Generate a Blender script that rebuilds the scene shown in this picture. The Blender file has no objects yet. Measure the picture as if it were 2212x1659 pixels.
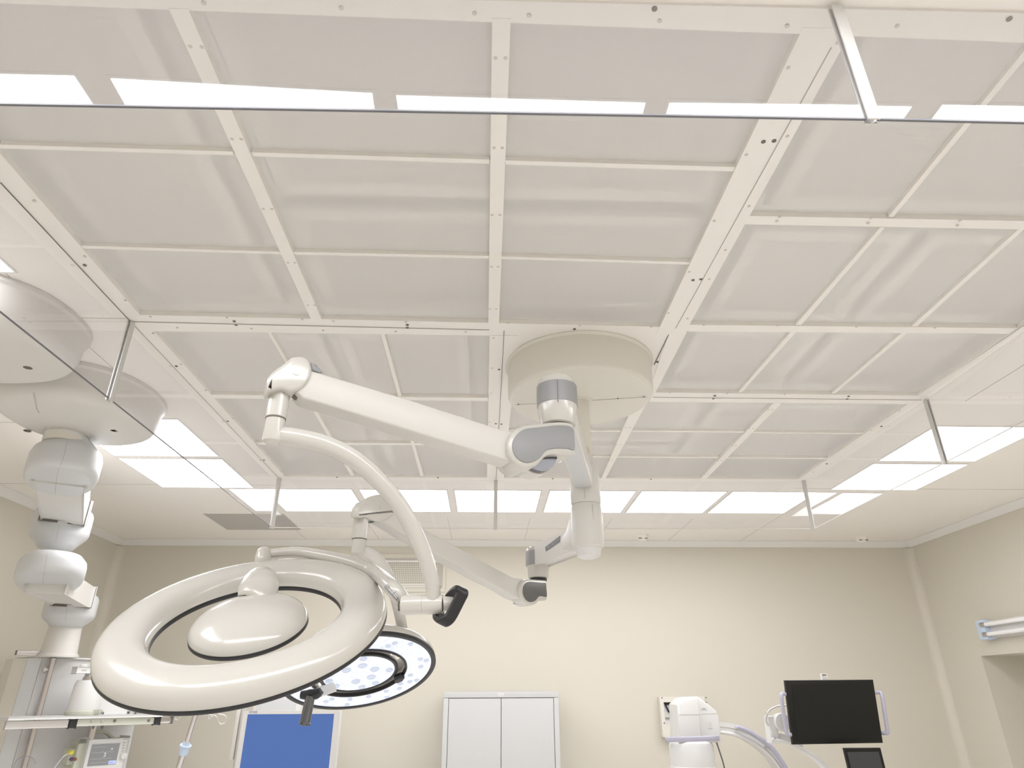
import bpy, bmesh, math, random
import numpy as np
from mathutils import Vector, Matrix
random.seed(4)
scene = bpy.context.scene
C = scene.collection
PI = math.pi
# ------------------------------------------------------------------ camera
FPX, PITCH, YAW, ROLL = 1421.83517, .445156352, .0374859272, -.00486664274
CAMZ = 1.73
CAM = np.array([0, 0, CAMZ])
_cp, _sp, _cy, _sy = math.cos(PITCH), math.sin(PITCH), math.cos(YAW), math.sin(YAW)
FW = np.array([_sy*_cp, _cy*_cp, _sp]); _r0 = np.array([_cy, -_sy, 0.]); _u0 = np.cross(_r0, FW)
RT = math.cos(ROLL)*_r0 + math.sin(ROLL)*_u0
UP = -math.sin(ROLL)*_r0 + math.cos(ROLL)*_u0
cam = bpy.data.cameras.new('camera'); camo = bpy.data.objects.new('camera', cam); C.objects.link(camo)
cam.sensor_width = 36; cam.lens = 36*FPX/2212; cam.clip_start = .02; cam.clip_end = 50
camo.matrix_world = Matrix(((RT[0], UP[0], -FW[0], 0), (RT[1], UP[1], -FW[1], 0), (RT[2], UP[2], -FW[2], CAMZ), (0, 0, 0, 1)))
scene.camera = camo
# ------------------------------------------------------------------ world, exposure
w = bpy.data.worlds.new('world'); scene.world = w; w.use_nodes = True
w.node_tree.nodes['Background'].inputs[0].default_value = (.9, .92, 1, 1)
w.node_tree.nodes['Background'].inputs[1].default_value = .3
scene.view_settings.view_transform = 'Standard'; scene.view_settings.look = 'None'
scene.view_settings.gamma = 1; scene.view_settings.use_curve_mapping = False
scene.view_settings.exposure = 0.56
LIGHT = 6.2          # radiance of the ceiling light panels
LIGHT_COL = (.985, .985, 1.0)
scene.cycles.max_bounces = 16; scene.cycles.diffuse_bounces = 8; scene.cycles.glossy_bounces = 6
scene.cycles.transparent_max_bounces = 24; scene.cycles.transmission_bounces = 8

# ------------------------------------------------------------------ measuring helpers
def ray(x, y): return (x-1106)/FPX*RT - (y-829.5)/FPX*UP + FW
def AZ(x, y, z): d = ray(x, y); return CAM + d*((z-CAMZ)/d[2])
def AY(x, y, Y): d = ray(x, y); return CAM + d*(Y/d[1])
def AX(x, y, X): d = ray(x, y); return CAM + d*(X/d[0])
def AD(x, y, d): return CAM + ray(x, y)*d
def AP(x, y, p, n): d = ray(x, y); return CAM + d*(np.dot(np.asarray(p)-CAM, n)/np.dot(d, n))
def nrm(v): v = np.asarray(v, float); return v/np.linalg.norm(v)

# ------------------------------------------------------------------ materials
def mat(name, col, rough=.5, metal=0, emit=None, es=0, coat=0, spec=.5):
    m = bpy.data.materials.new(name); m.use_nodes = True
    b = m.node_tree.nodes['Principled BSDF']
    b.inputs['Base Color'].default_value = (*col, 1); b.inputs['Roughness'].default_value = rough
    b.inputs['Metallic'].default_value = metal; b.inputs['Coat Weight'].default_value = coat
    b.inputs['Coat Roughness'].default_value = .08
    b.inputs['Specular IOR Level'].default_value = spec
    if emit: b.inputs['Emission Color'].default_value = (*emit, 1); b.inputs['Emission Strength'].default_value = es
    return m
def noise_bump(m, scale, strength, dist=.002, coord='Object'):
    nt = m.node_tree; b = nt.nodes['Principled BSDF']
    tc = nt.nodes.new('ShaderNodeTexCoord'); n = nt.nodes.new('ShaderNodeTexNoise'); n.inputs['Scale'].default_value = scale
    bp = nt.nodes.new('ShaderNodeBump'); bp.inputs['Strength'].default_value = strength; bp.inputs['Distance'].default_value = dist
    nt.links.new(tc.outputs[coord], n.inputs['Vector']); nt.links.new(n.outputs['Fac'], bp.inputs['Height'])
    nt.links.new(bp.outputs['Normal'], b.inputs['Normal'])
def tint(m, colA, colB, scale, detail=3):
    nt = m.node_tree; b = nt.nodes['Principled BSDF']
    tc = nt.nodes.new('ShaderNodeTexCoord'); n = nt.nodes.new('ShaderNodeTexNoise'); n.inputs['Scale'].default_value = scale; n.inputs['Detail'].default_value = detail
    r = nt.nodes.new('ShaderNodeMix'); r.data_type = 'RGBA'
    r.inputs[6].default_value = (*colA, 1); r.inputs[7].default_value = (*colB, 1)
    nt.links.new(tc.outputs['Object'], n.inputs['Vector']); nt.links.new(n.outputs['Fac'], r.inputs[0]); nt.links.new(r.outputs[2], b.inputs['Base Color'])
M = {}
M['wall'] = mat('wall_paint', (.635, .60, .525), .55); tint(M['wall'], (.64, .605, .525), (.63, .595, .52), .8); noise_bump(M['wall'], 220, .08)
M['ceil'] = mat('ceiling_panel', (.90, .87, .83), .5); tint(M['ceil'], (.905, .875, .835), (.895, .865, .825), 1.1)
M['floor'] = mat('floor_vinyl', (.89, .88, .87), .35); tint(M['floor'], (.90, .89, .88), (.88, .87, .86), 9, 8)
M['trim'] = mat('trim_white', (.80, .79, .77), .45)
M['frame'] = mat('canopy_frame', (.86, .835, .80), .4); noise_bump(M['frame'], 90, .05)
M['inner'] = mat('filter_frame_white', (.95, .94, .92), .6)
M['gap'] = mat('filter_gap_shade', (.40, .40, .395), .7)  # shade of the gaps round the filters, put into a grey
M['cream'] = mat('cream_enamel', (.60, .585, .55), .22, coat=.6); noise_bump(M['cream'], 60, .015)
M['creamarm'] = mat('cream_arm_enamel', (.65, .635, .605), .38); noise_bump(M['creamarm'], 70, .02)
M['beige'] = mat('beige_steel', (.72, .695, .635), .4); noise_bump(M['beige'], 50, .02)
M['white'] = mat('white_plastic', (.69, .685, .68), .35); noise_bump(M['white'], 80, .02)
M['cool'] = mat('cool_white_plastic', (.60, .61, .62), .4); noise_bump(M['cool'], 80, .02)
M['grey'] = mat('grey_cover', (.30, .305, .31), .35)
M['dgrey'] = mat('dark_grey_cover', (.12, .12, .12), .35)
M['black'] = mat('black_rubber', (.018, .018, .02), .45); noise_bump(M['black'], 200, .05)
M['blackg'] = mat('black_gloss', (.008, .008, .007), .4, spec=.3)
M['steel'] = mat('brushed_steel', (.62, .58, .57), .28, 1); noise_bump(M['steel'], 150, .03)
M['alu'] = mat('aluminium', (.66, .65, .64), .35, 1); noise_bump(M['alu'], 120, .04)
M['alup'] = mat('painted_aluminium', (.66, .655, .64), .4, .35)
M['aluw'] = mat('anodised_light', (.60, .58, .56), .4, .5)
M['chrome'] = mat('dark_chrome', (.20, .21, .235), .08, 1)
M['lav'] = mat('lavender_plastic', (.42, .41, .50), .4)
M['seam'] = mat('seam_dark', (.16, .14, .12), .7)
M['seaml'] = mat('seam_light', (.48, .45, .41), .7)
M['bolt'] = mat('bolt_head', (.20, .17, .15), .45, .6)
M['screw'] = mat('screw_head', (.62, .59, .55), .4, .3)
M['cabinet'] = mat('cabinet_white', (.53, .533, .535), .35); noise_bump(M['cabinet'], 60, .02)
M['patch'] = mat('patch_beige', (.66, .60, .49), .6)
M['blueish'] = mat('blue_grey_panel', (.66, .68, .71), .4)
M['bluecap'] = mat('light_blue_cap', (.55, .66, .82), .4)
M['edge'] = mat('glass_edge_shaded', (.16, .16, .18), .3)  # pane edge with its dark, shaded look put into the colour
M['edgel'] = mat('glass_edge_lit', (.72, .70, .67), .3)  # the same pane edge, its bright look put into the colour
M['yellow'] = mat('yellow_plastic', (.80, .72, .05), .4)
M['purple'] = mat('purple_plastic', (.12, .07, .18), .4)
M['brown'] = mat('brown_plastic', (.30, .11, .03), .4)
M['blackscr'] = mat('screen_off', (.010, .010, .008), .5, spec=.25)
M['scr2'] = mat('screen_off_grey', (.045, .047, .05), .35)
M['screen_pat'] = mat('monitor_screen', (.06, .06, .06), .3, emit=(.30, .30, .30), es=.45)
M['trace'] = mat('screen_trace', (.2, .2, .2), .3, emit=(.62, .62, .62), es=.7)
M['scrblue'] = mat('screen_blue_box', (.1, .1, .3), .3, emit=(.42, .50, .78), es=.75)
M['tube'] = mat('lamp_tube', (.86, .86, .87), .2)
M['led'] = mat('led_lens', (.3, .32, .36), .15, emit=(.93, .95, 1), es=.8)
M['ledring'] = mat('led_lens_rim', (.3, .32, .36), .15, emit=(.60, .68, .86), es=.40)
M['glassdark'] = mat('smoked_window', (.13, .13, .15), .12)
M['text'] = mat('text_dark', (.10, .10, .11), .6)
M['textw'] = mat('text_white', (.75, .75, .76), .6)
M['textg'] = mat('text_grey', (.40, .40, .43), .6)
M['purpletxt'] = mat('text_purple', (.10, .07, .20), .6)
M['green'] = mat('green_grey', (.55, .56, .48), .5)

# LED faceplate of the lit lamp: clear cells over emitters
def led_face():
    m = bpy.data.materials.new('led_face'); m.use_nodes = True; nt = m.node_tree; b = nt.nodes['Principled BSDF']
    tc = nt.nodes.new('ShaderNodeTexCoord'); v = nt.nodes.new('ShaderNodeTexVoronoi'); v.inputs['Scale'].default_value = 34
    v.feature = 'DISTANCE_TO_EDGE'
    cr = nt.nodes.new('ShaderNodeValToRGB'); cr.color_ramp.elements[0].position = .0; cr.color_ramp.elements[0].color = (.70, .76, .92, 1)
    cr.color_ramp.elements[1].position = .12; cr.color_ramp.elements[1].color = (.90, .92, 1, 1)
    nt.links.new(tc.outputs['Object'], v.inputs['Vector']); nt.links.new(v.outputs['Distance'], cr.inputs[0])
    nt.links.new(cr.outputs[0], b.inputs['Emission Color']); b.inputs['Emission Strength'].default_value = .50
    b.inputs['Base Color'].default_value = (.30, .32, .36, 1); b.inputs['Roughness'].default_value = .15
    return m
M['ledface'] = led_face()
def blue_screen():
    m = bpy.data.materials.new('blue_screen'); m.use_nodes = True; nt = m.node_tree; b = nt.nodes['Principled BSDF']
    b.inputs['Base Color'].default_value = (.02, .03, .08, 1); b.inputs['Roughness'].default_value = .25
    b.inputs['Emission Color'].default_value = (.060, .135, .37, 1); b.inputs['Emission Strength'].default_value = .68
    return m
M['bluescreen'] = blue_screen()
def emitter():
    m = bpy.data.materials.new('light_diffuser'); m.use_nodes = True; nt = m.node_tree
    nt.nodes.remove(nt.nodes['Principled BSDF']); e = nt.nodes.new('ShaderNodeEmission')
    e.inputs[0].default_value = (*LIGHT_COL, 1); e.inputs[1].default_value = LIGHT
    nt.links.new(e.outputs[0], nt.nodes['Material Output'].inputs[0]); return m
M['light'] = emitter()
def glass_mat():
    m = bpy.data.materials.new('clear_pane'); m.use_nodes = True; nt = m.node_tree
    nt.nodes.remove(nt.nodes['Principled BSDF'])
    tr = nt.nodes.new('ShaderNodeBsdfTransparent'); tr.inputs[0].default_value = (.975, .975, .985, 1)
    gl = nt.nodes.new('ShaderNodeBsdfGlossy'); gl.inputs['Roughness'].default_value = .0; gl.inputs[0].default_value = (1, 1, 1, 1)
    fr = nt.nodes.new('ShaderNodeFresnel'); fr.inputs[0].default_value = 1.5
    geo = nt.nodes.new('ShaderNodeNewGeometry')
    inv = nt.nodes.new('ShaderNodeMath'); inv.operation = 'SUBTRACT'; inv.inputs[0].default_value = 1
    mu = nt.nodes.new('ShaderNodeMath'); mu.operation = 'MULTIPLY'
    m2 = nt.nodes.new('ShaderNodeMath'); m2.operation = 'MULTIPLY'; m2.inputs[1].default_value = 1.85; m2.use_clamp = True
    mx = nt.nodes.new('ShaderNodeMixShader')
    nt.links.new(geo.outputs['Backfacing'], inv.inputs[1]); nt.links.new(inv.outputs[0], mu.inputs[0]); nt.links.new(fr.outputs[0], m2.inputs[0])
    nt.links.new(m2.outputs[0], mu.inputs[1]); nt.links.new(mu.outputs[0], mx.inputs[0])
    nt.links.new(tr.outputs[0], mx.inputs[1]); nt.links.new(gl.outputs[0], mx.inputs[2]); nt.links.new(mx.outputs[0], nt.nodes['Material Output'].inputs[0])
    return m
M['glass'] = glass_mat()
def screen_mat():           # fine woven diffuser cloth: part open, part thread
    m = bpy.data.materials.new('diffuser_cloth'); m.use_nodes = True; nt = m.node_tree
    nt.nodes.remove(nt.nodes['Principled BSDF'])
    tr = nt.nodes.new('ShaderNodeBsdfTransparent'); df = nt.nodes.new('ShaderNodeBsdfDiffuse'); tl = nt.nodes.new('ShaderNodeBsdfTranslucent')
    df.inputs[0].default_value = (.95, .935, .915, 1); tl.inputs[0].default_value = (.95, .935, .915, 1)
    a = nt.nodes.new('ShaderNodeMixShader'); a.inputs[0].default_value = .2
    b = nt.nodes.new('ShaderNodeMixShader'); b.inputs[0].default_value = .45
    nt.links.new(df.outputs[0], a.inputs[1]); nt.links.new(tl.outputs[0], a.inputs[2])
    nt.links.new(tr.outputs[0], b.inputs[1]); nt.links.new(a.outputs[0], b.inputs[2]); nt.links.new(b.outputs[0], nt.nodes['Material Output'].inputs[0])
    return m
M['cloth'] = screen_mat()
def perf_mat(name, base, dark, sx, sy, r):     # perforated sheet
    m = mat(name, base, .5); nt = m.node_tree; b = nt.nodes['Principled BSDF']
    tc = nt.nodes.new('ShaderNodeTexCoord'); mp = nt.nodes.new('ShaderNodeMapping'); mp.inputs['Scale'].default_value = (sx, sy, sx)
    v = nt.nodes.new('ShaderNodeTexVoronoi'); v.inputs['Scale'].default_value = 1; v.inputs['Randomness'].default_value = 0
    lt = nt.nodes.new('ShaderNodeMath'); lt.operation = 'LESS_THAN'; lt.inputs[1].default_value = r
    mx = nt.nodes.new('ShaderNodeMix'); mx.data_type = 'RGBA'; mx.inputs[6].default_value = (*base, 1); mx.inputs[7].default_value = (*dark, 1)
    nt.links.new(tc.outputs['Object'], mp.inputs[0]); nt.links.new(mp.outputs[0], v.inputs['Vector']); nt.links.new(v.outputs['Distance'], lt.inputs[0])
    nt.links.new(lt.outputs[0], mx.inputs[0]); nt.links.new(mx.outputs[2], b.inputs['Base Color'])
    return m
M['perf'] = perf_mat('perforated_sheet', (.76, .75, .73), (.45, .445, .44), 70, 44, .33)
M['perf2'] = perf_mat('ceiling_grille_sheet', (.52, .50, .47), (.30, .29, .27), 120, 120, .3)
M['mesh'] = perf_mat('vent_mesh', (.62, .60, .52), (.30, .29, .24), 60, 60, .36)

# ------------------------------------------------------------------ object helpers
def tag(o, label=None, cat=None, group=None, kind=None):
    if label: o['label'] = label
    if cat: o['category'] = cat
    if group: o['group'] = group
    if kind: o['kind'] = kind
    return o
def thing(name, loc, label, cat, group=None):
    o = bpy.data.objects.new(name, None); C.objects.link(o); o.location = Vector(loc); o.empty_display_size = .1
    return tag(o, label, cat, group)
def wloc(o):
    v = Vector((0, 0, 0))
    while o is not None: v += o.location; o = o.parent
    return v
def obj(name, bm, m, parent=None, smooth=35, label=None):
    """links a bmesh given in world coordinates as one object; its origin sits at the middle of its box"""
    me = bpy.data.meshes.new(name)
    bmesh.ops.recalc_face_normals(bm, faces=bm.faces[:])
    lo = Vector([min(v.co[i] for v in bm.verts) for i in range(3)]); hi = Vector([max(v.co[i] for v in bm.verts) for i in range(3)])
    c = (lo+hi)/2
    bmesh.ops.translate(bm, verts=bm.verts[:], vec=-c)
    bm.to_mesh(me); bm.free()
    for mm in (m if isinstance(m, (list, tuple)) else [m]): me.materials.append(M[mm])
    if smooth:
        for p in me.polygons: p.use_smooth = True
        me.set_sharp_from_angle(angle=math.radians(smooth))
    o = bpy.data.objects.new(name, me); C.objects.link(o)
    if parent is not None:
        o.parent = parent; o.location = c - wloc(parent)
    else: o.location = c
    if label: o['label'] = label
    return o
def BM(): return bmesh.new()
def add_box(bm, lo, hi, bev=0):
    lo, hi = np.minimum(lo, hi), np.maximum(lo, hi)
    r = bmesh.ops.create_cube(bm, size=1); vs = r['verts']
    for v in vs: v.co = Vector([lo[i] + (v.co[i]+.5)*(hi[i]-lo[i]) for i in range(3)])
    if bev: bmesh.ops.bevel(bm, geom=list({e for v in vs for e in v.link_edges}), offset=bev, segments=2, affect='EDGES', profile=.6)
    return bm
def add_obox(bm, c, ax, ay, az, sx, sy, sz, bev=0):
    """oriented box: centre, three unit axes, full sizes"""
    ax, ay, az = nrm(ax), nrm(ay), nrm(az)
    r = bmesh.ops.create_cube(bm, size=1); vs = r['verts']
    for v in vs: v.co = Vector(np.asarray(c) + ax*v.co.x*sx + ay*v.co.y*sy + az*v.co.z*sz)
    if bev: bmesh.ops.bevel(bm, geom=list({e for v in vs for e in v.link_edges}), offset=bev, segments=3, affect='EDGES', profile=.5)
    return bm
def frame_of(d):
    d = nrm(d); a = np.cross(d, [0, 0, 1.]) if abs(d[2]) < .95 else np.cross(d, [0, 1., 0]); a = nrm(a)
    return a, np.cross(d, a)
def rings(bm, secs, caps=True, close=False):
    """secs: list of lists of points (same length)"""
    L = [[bm.verts.new(Vector(p)) for p in s] for s in secs]; n = len(L[0])
    m = len(L)
    for i in range(m if close else m-1):
        A, B = L[i], L[(i+1) % m]
        for j in range(n):
            bm.faces.new((A[j], A[(j+1) % n], B[(j+1) % n], B[j]))
    if caps and not close:
        bm.faces.new(L[0]); bm.faces.new(L[-1])
    return bm
def cr(pts, n=8, closed=False):
    """Catmull-Rom through the points"""
    P = [np.asarray(p, float) for p in pts]; out = []; m = len(P)
    rng = range(m if closed else m-1)
    for i in rng:
        p0 = P[(i-1) % m] if closed or i > 0 else 2*P[0]-P[1]
        p1 = P[i]; p2 = P[(i+1) % m]
        p3 = P[(i+2) % m] if closed or i+2 < m else 2*P[-1]-P[-2]
        for k in range(n):
            t = k/n
            out.append(.5*((2*p1)+(-p0+p2)*t+(2*p0-5*p1+4*p2-p3)*t*t+(-p0+3*p1-3*p2+p3)*t**3))
    if not closed: out.append(P[-1])
    return out
def add_tube(bm, pts, rad, seg=20, flat=None, caps=True):
    """round tube along points; rad a number or list; flat=(normal, ratio) squashes along normal"""
    P = [np.asarray(p, float) for p in pts]; n = len(P)
    R = [rad]*n if not hasattr(rad, '__len__') else [np.interp(i/(n-1)*(len(rad)-1), range(len(rad)), rad) for i in range(n)]
    secs = []; a = None
    for i in range(n):
        d = nrm(P[min(i+1, n-1)]-P[max(i-1, 0)])
        if flat is not None:
            b = nrm(flat[0]-d*np.dot(flat[0], d)); a = np.cross(d, b); rb = flat[1]
        else:
            if a is None: a, b = frame_of(d)
            else: a = nrm(a-d*np.dot(a, d)); b = np.cross(d, a)
            rb = 1
        secs.append([P[i]+R[i]*(math.cos(t)*a+rb*math.sin(t)*b) for t in np.linspace(0, 2*PI, seg, endpoint=False)])
    return rings(bm, secs, caps)
def add_cyl(bm, p, q, r, r2=None, seg=32, bev=0):
    r2 = r if r2 is None else r2
    p, q = np.asarray(p, float), np.asarray(q, float)
    if not bev: return add_tube(bm, [p, q], [r, r2], seg)
    d = nrm(q-p)
    return add_tube(bm, [p, p+d*bev*.3, p+d*bev, q-d*bev, q-d*bev*.3, q], [r-bev, r-bev*.35, r, r2, r2-bev*.35, r2-bev], seg) if False else lathe(bm, p, d, [(r-bev, 0), (r-bev*.3, bev*.3), (r, bev), (r2, np.linalg.norm(q-p)-bev), (r2-bev*.3, np.linalg.norm(q-p)-bev*.3), (r2-bev, np.linalg.norm(q-p))], seg)
def lathe(bm, c, d, prof, seg=48, caps=True, close=False):
    """prof: (radius, height along d)"""
    d = nrm(d); a, b = frame_of(d); c = np.asarray(c, float)
    secs = [[c+d*h+r*(math.cos(t)*a+math.sin(t)*b) for t in np.linspace(0, 2*PI, seg, endpoint=False)] for r, h in prof]
    return rings(bm, secs, caps, close)
def slab(bm, pts, n, t, bev=0, seg=3):
    """prism of a planar outline, front at pts, going back by t against n, edges rounded by bev"""
    n = nrm(n); P = [np.asarray(p, float) for p in pts]
    c = sum(P)/len(P)
    # consistent inset by moving along the averaged edge normals
    m = len(P)
    if bev:
        tot = sum(np.dot(np.cross(P[i]-c, P[(i+1) % m]-c), n) for i in range(m)); sg = 1 if tot > 0 else -1
        nr = []
        for i in range(m):
            e1 = nrm(P[i]-P[i-1]); e2 = nrm(P[(i+1) % m]-P[i])
            k = nrm(np.cross(n, e1)*sg+np.cross(n, e2)*sg); nr.append(k/max(.6, np.dot(k, np.cross(n, e2)*sg)))
        secs = []
        for k in range(seg+1):
            a = PI/2*k/seg; secs.append([p+q*bev*(1-math.sin(a))-n*bev*(1-math.cos(a)) for p, q in zip(P, nr)])
        for k in range(seg+1):
            a = PI/2*k/seg; secs.append([p+q*bev*(1-math.cos(a))-n*(t-bev*(1-math.sin(a))) for p, q in zip(P, nr)])
    else: secs = [P, [p-n*t for p in P]]
    return rings(bm, secs, True)
def supel(cx, cy, a, b, e=2.5, rot=0, n=48):
    out = []
    for t in np.linspace(0, 2*PI, n, endpoint=False):
        c, s = math.cos(t), math.sin(t); x = a*np.sign(c)*abs(c)**(2/e); y = b*np.sign(s)*abs(s)**(2/e)
        out.append((cx+x*math.cos(rot)-y*math.sin(rot), cy+x*math.sin(rot)+y*math.cos(rot)))
    return out
def loft_up(bm, cx, cy, a, b, prof, e=2.5, rot=0, n=48):
    """prof: (z, scale or inset in metres)"""
    return rings(bm, [[(x, y, z) for x, y in supel(cx, cy, a-i, b-i, e, rot, n)] for z, i in prof])
def text_obj(s, name, origin, ux, uy, h, m, parent, depth=.0006, align='LEFT'):
    cu = bpy.data.curves.new(name, 'FONT'); cu.body = s; cu.size = h; cu.extrude = depth; cu.align_x = align
    t = bpy.data.objects.new(name, cu); C.objects.link(t)
    bpy.context.view_layer.update()
    me = bpy.data.meshes.new_from_object(t); bpy.data.objects.remove(t)
    ux, uy = nrm(ux), nrm(uy); uz = np.cross(ux, uy)
    me.materials.clear(); me.materials.append(M[m])
    Mx = Matrix([[ux[i], uy[i], uz[i], 0] for i in range(3)]+[[0, 0, 0, 1]])
    me.transform(Mx)
    o = bpy.data.objects.new(name, me); C.objects.link(o)
    o.parent = parent; o.location = Vector(origin)-wloc(parent)
    return o
H = 3.05
def c2(p, z=H): return AZ(p[0], p[1], z)
# ------------------------------------------------------------------ room shell
XL, XR, YB, YN = -3.36, 4.0, 6.17, -1.7
class Ln:                                      # straight line on the ceiling plane
    def __init__(s, a, b, z=H): s.p = AZ(*a, z); s.q = AZ(*b, z)
    def x(s, y): t = (y-s.p[1])/(s.q[1]-s.p[1]); return s.p[0]+t*(s.q[0]-s.p[0])
    def y(s, x): t = (x-s.p[0])/(s.q[0]-s.p[0]); return s.p[1]+t*(s.q[1]-s.p[1])
lnL = Ln((0, 387), (603, 1031)); lnR = Ln((2212, 706), (1736, 1036)); lnN = Ln((1106, -2), (2212, 24)); lnF = Ln((603, 1031), (1736, 1036))
def meet(v, h):
    y = h.y(0)
    for _ in range(20): x = v.x(y); y = h.y(x)
    return np.array([x, y, H])
NL, NR, FL, FR = meet(lnL, lnN), meet(lnR, lnN), meet(lnL, lnF), meet(lnR, lnF)
def struct(name, bm, m): o = obj(name, bm, m, None, 0); o['kind'] = 'structure'; return o
bm = BM()
outer = [(XL-.1, YN-.1), (XR+.1, YN-.1), (XR+.1, YB+.1), (XL-.1, YB+.1)]; inner = [NL, NR, FR, FL]
for i in range(4):
    j = (i+1) % 4
    a, b, c_, d_ = outer[i], outer[j], inner[j][:2], inner[i][:2]
    secs = [[(p[0], p[1], z) for p in (a, b, c_, d_)] for z in (H, H+.04)]
    rings(bm, secs)
struct('ceiling', bm, 'ceil')
struct('floor', add_box(BM(), (XL-.1, YN-.1, -.05), (XR+.8, YB+.1, 0)), 'floor')
struct('wall_left', add_box(BM(), (XL-.1, YN-.1, 0), (XL, YB+.1, H)), 'wall')
struct('wall_back', add_box(BM(), (XL, YB, 0), (XR+.8, YB+.1, H)), 'wall')
struct('wall_front', add_box(BM(), (XL, YN-.1, 0), (XR+.8, YN, H)), 'wall')
# right wall with a recessed opening
oy0, oy1, oz = 4.28, 5.62, 2.02
bm = BM(); add_box(bm, (XR, YN, 0), (XR+.1, oy0, H)); add_box(bm, (XR, oy1, 0), (XR+.1, YB, H)); add_box(bm, (XR, oy0, oz), (XR+.1, oy1, H))
add_box(bm, (XR+.1, oy0-.1, 0), (XR+.62, oy0, oz)); add_box(bm, (XR+.1, oy1, 0), (XR+.62, oy1+.1, oz)); add_box(bm, (XR+.1, oy0-.1, oz), (XR+.62, oy1+.1, oz+.1))
struct('wall_right', bm, 'wall')
dr = struct('door_1', add_box(BM(), (XR+.62, oy0, 0), (XR+.66, oy1, oz), .004), 'beige')
def cove(name, p, q, n_):
    n_ = np.array([*n_, 0.]); A_ = []
    for e_, sg in ((np.array([*p, 0.]), 1), (np.array([*q, 0.]), -1)):
        A_.append([e_+np.array([0, 0, H-.0006]), e_+n_*.062+np.array([0, 0, H-.0006]), e_+n_*.062+np.array([0, 0, H-.006]), e_+n_*.008+np.array([0, 0, H-.050]), e_+np.array([0, 0, H-.050])])
    struct(name, rings(BM(), A_), 'trim')
cove('trim_1', (XL, YB), (XR, YB), (0, -1)); cove('trim_2', (XL, YN), (XL, YB-.001), (1, 0)); cove('trim_3', (XR, YN), (XR, YB-.001), (-1, 0))
# rounded plastic cove strips in the two far corners
for k, sx in (('trim_4', XL), ('trim_5', XR)):
    s = 1 if sx < 0 else -1; bm = BM()
    arc = [(sx+s*.07*(1-math.cos(t)), YB-.07*(1-math.sin(t))) for t in np.linspace(0, PI/2, 9)]
    arc = [(sx, YB), (sx, YB-.07)]+arc[1:-1]+[(sx+s*.07, YB)]
    rings(bm, [[(p[0], p[1], z) for p in arc] for z in (0, H-.056)])
    struct(k, bm, 'wall')
# fine joints between ceiling panels
bm = BM()
for x0, y0, x1, y1 in [(XL, 4.41, NL[0]-.02, 4.41), (FR[0]+.02, 4.41, XR, 4.41), (XL, 2.22, NL[0]-.02, 2.22), (-1.66, YN, -1.66, 3.0), (-1.66, 4.66, -1.66, 6.1), (2.36, YN, 2.36, 2.9), (2.36, 4.66, 2.36, 6.1),
                       (-1.0, 5.3, -1.0, 6.1), (-.33, 5.3, -.33, 6.1), (.34, 5.3, .34, 6.1), (1.01, 5.3, 1.01, 6.1), (1.68, 5.3, 1.68, 6.1), (XL, 3.3, -2.3, 3.3), (3.05, 3.3, XR, 3.3)]:
    add_box(bm, (x0-.0012, y0-.0012, H-.0012), (x1+.0012, y1+.0012, H+.002))
struct('trim_6', bm, 'seaml')

# ------------------------------------------------------------------ ceiling light panels
def light_panel(x0, x1, y0, y1, label, group, skew=0):
    if skew: return skew_panel(x0, x1, y0, y1, label, group, skew)
    x0, x1 = sorted((x0, x1)); y0, y1 = sorted((y0, y1))
    t = thing('ceiling_light', ((x0+x1)/2, (y0+y1)/2, H), label, 'ceiling light', group)
    bm = BM(); f = .008
    for a, b in (((x0-f, y0-f), (x1+f, y0)), ((x0-f, y1), (x1+f, y1+f)), ((x0-f, y0), (x0, y1)), ((x1, y0), (x1+f, y1))):
        add_box(bm, (*a, H-.005), (*b, H-.0005))
    obj('light_frame', bm, 'trim', t, 0)
    obj('diffuser', add_box(BM(), (x0, y0, H-.004), (x1, y1, H-.001)), 'light', t, 0)
    return t
def skew_panel(x0, x1, y0, y1, label, group, sk):      # the same panel turned a little; sk = rise of its far edge
    cx_, cy_ = (x0+x1)/2, (y0+y1)/2; d_ = nrm([x1-x0, sk]); n_ = np.array([-d_[1], d_[0]]); hw, hh = (x1-x0)/2, (y1-y0)/2
    t = thing('ceiling_light', (cx_, cy_, H), label, 'ceiling light', group)
    def q_(a, b): return [(cx_+d_[0]*u_*a+n_[0]*v_*b, cy_+d_[1]*u_*a+n_[1]*v_*b) for u_, v_ in ((-1, -1), (1, -1), (1, 1), (-1, 1))]
    A_, B_ = q_(hw+.008, hh+.008), q_(hw, hh)
    obj('light_frame', rings(BM(), [[(*p, z) for p in A_] for z in (H-.0036, H-.0005)]), 'trim', t, 0)
    obj('diffuser', rings(BM(), [[(*p, z) for p in B_] for z in (H-.0045, H-.0038)]), 'light', t, 0)
    return t
U = 1.32
# far row, six across
far = [(622, 752, 640, 778), (785, 968, 797, 973), (989, 1160, 990, 1157), (1190, 1367, 1180, 1340), (1395, 1565, 1357, 1515), (1595, 1750, 1538, 1700)]
yf0, yf1 = AZ(1160, 1059, H)[1], AZ(1157, 1105, H)[1]
fl = ['glowing ceiling panel at the left end of the far row, beside the corner post',
      'white glowing ceiling panel in the far row, crossed by the curved cream lamp tube',
      'white glowing ceiling panel in the far row, crossed by the middle glass post',
      'white glowing ceiling panel in the far row, partly behind the cream ceiling column',
      'white glowing ceiling panel in the far row, next one right of the cream column',
      'white glowing ceiling panel at the right end of the far row']
xs = [-1.495, -.8753, -.2, .478, 1.14, 1.80]
bots = [(-1.10*U, -.7*U)]
cent = []
for a, b, c_, d_ in far[1:]:
    cent.append((AZ(a, 1059, H)[0]+AZ(b, 1059, H)[0]+AZ(c_, 1105, H)[0]+AZ(d_, 1105, H)[0])/4)
cent = [2*cent[0]-cent[1]] + cent
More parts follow.
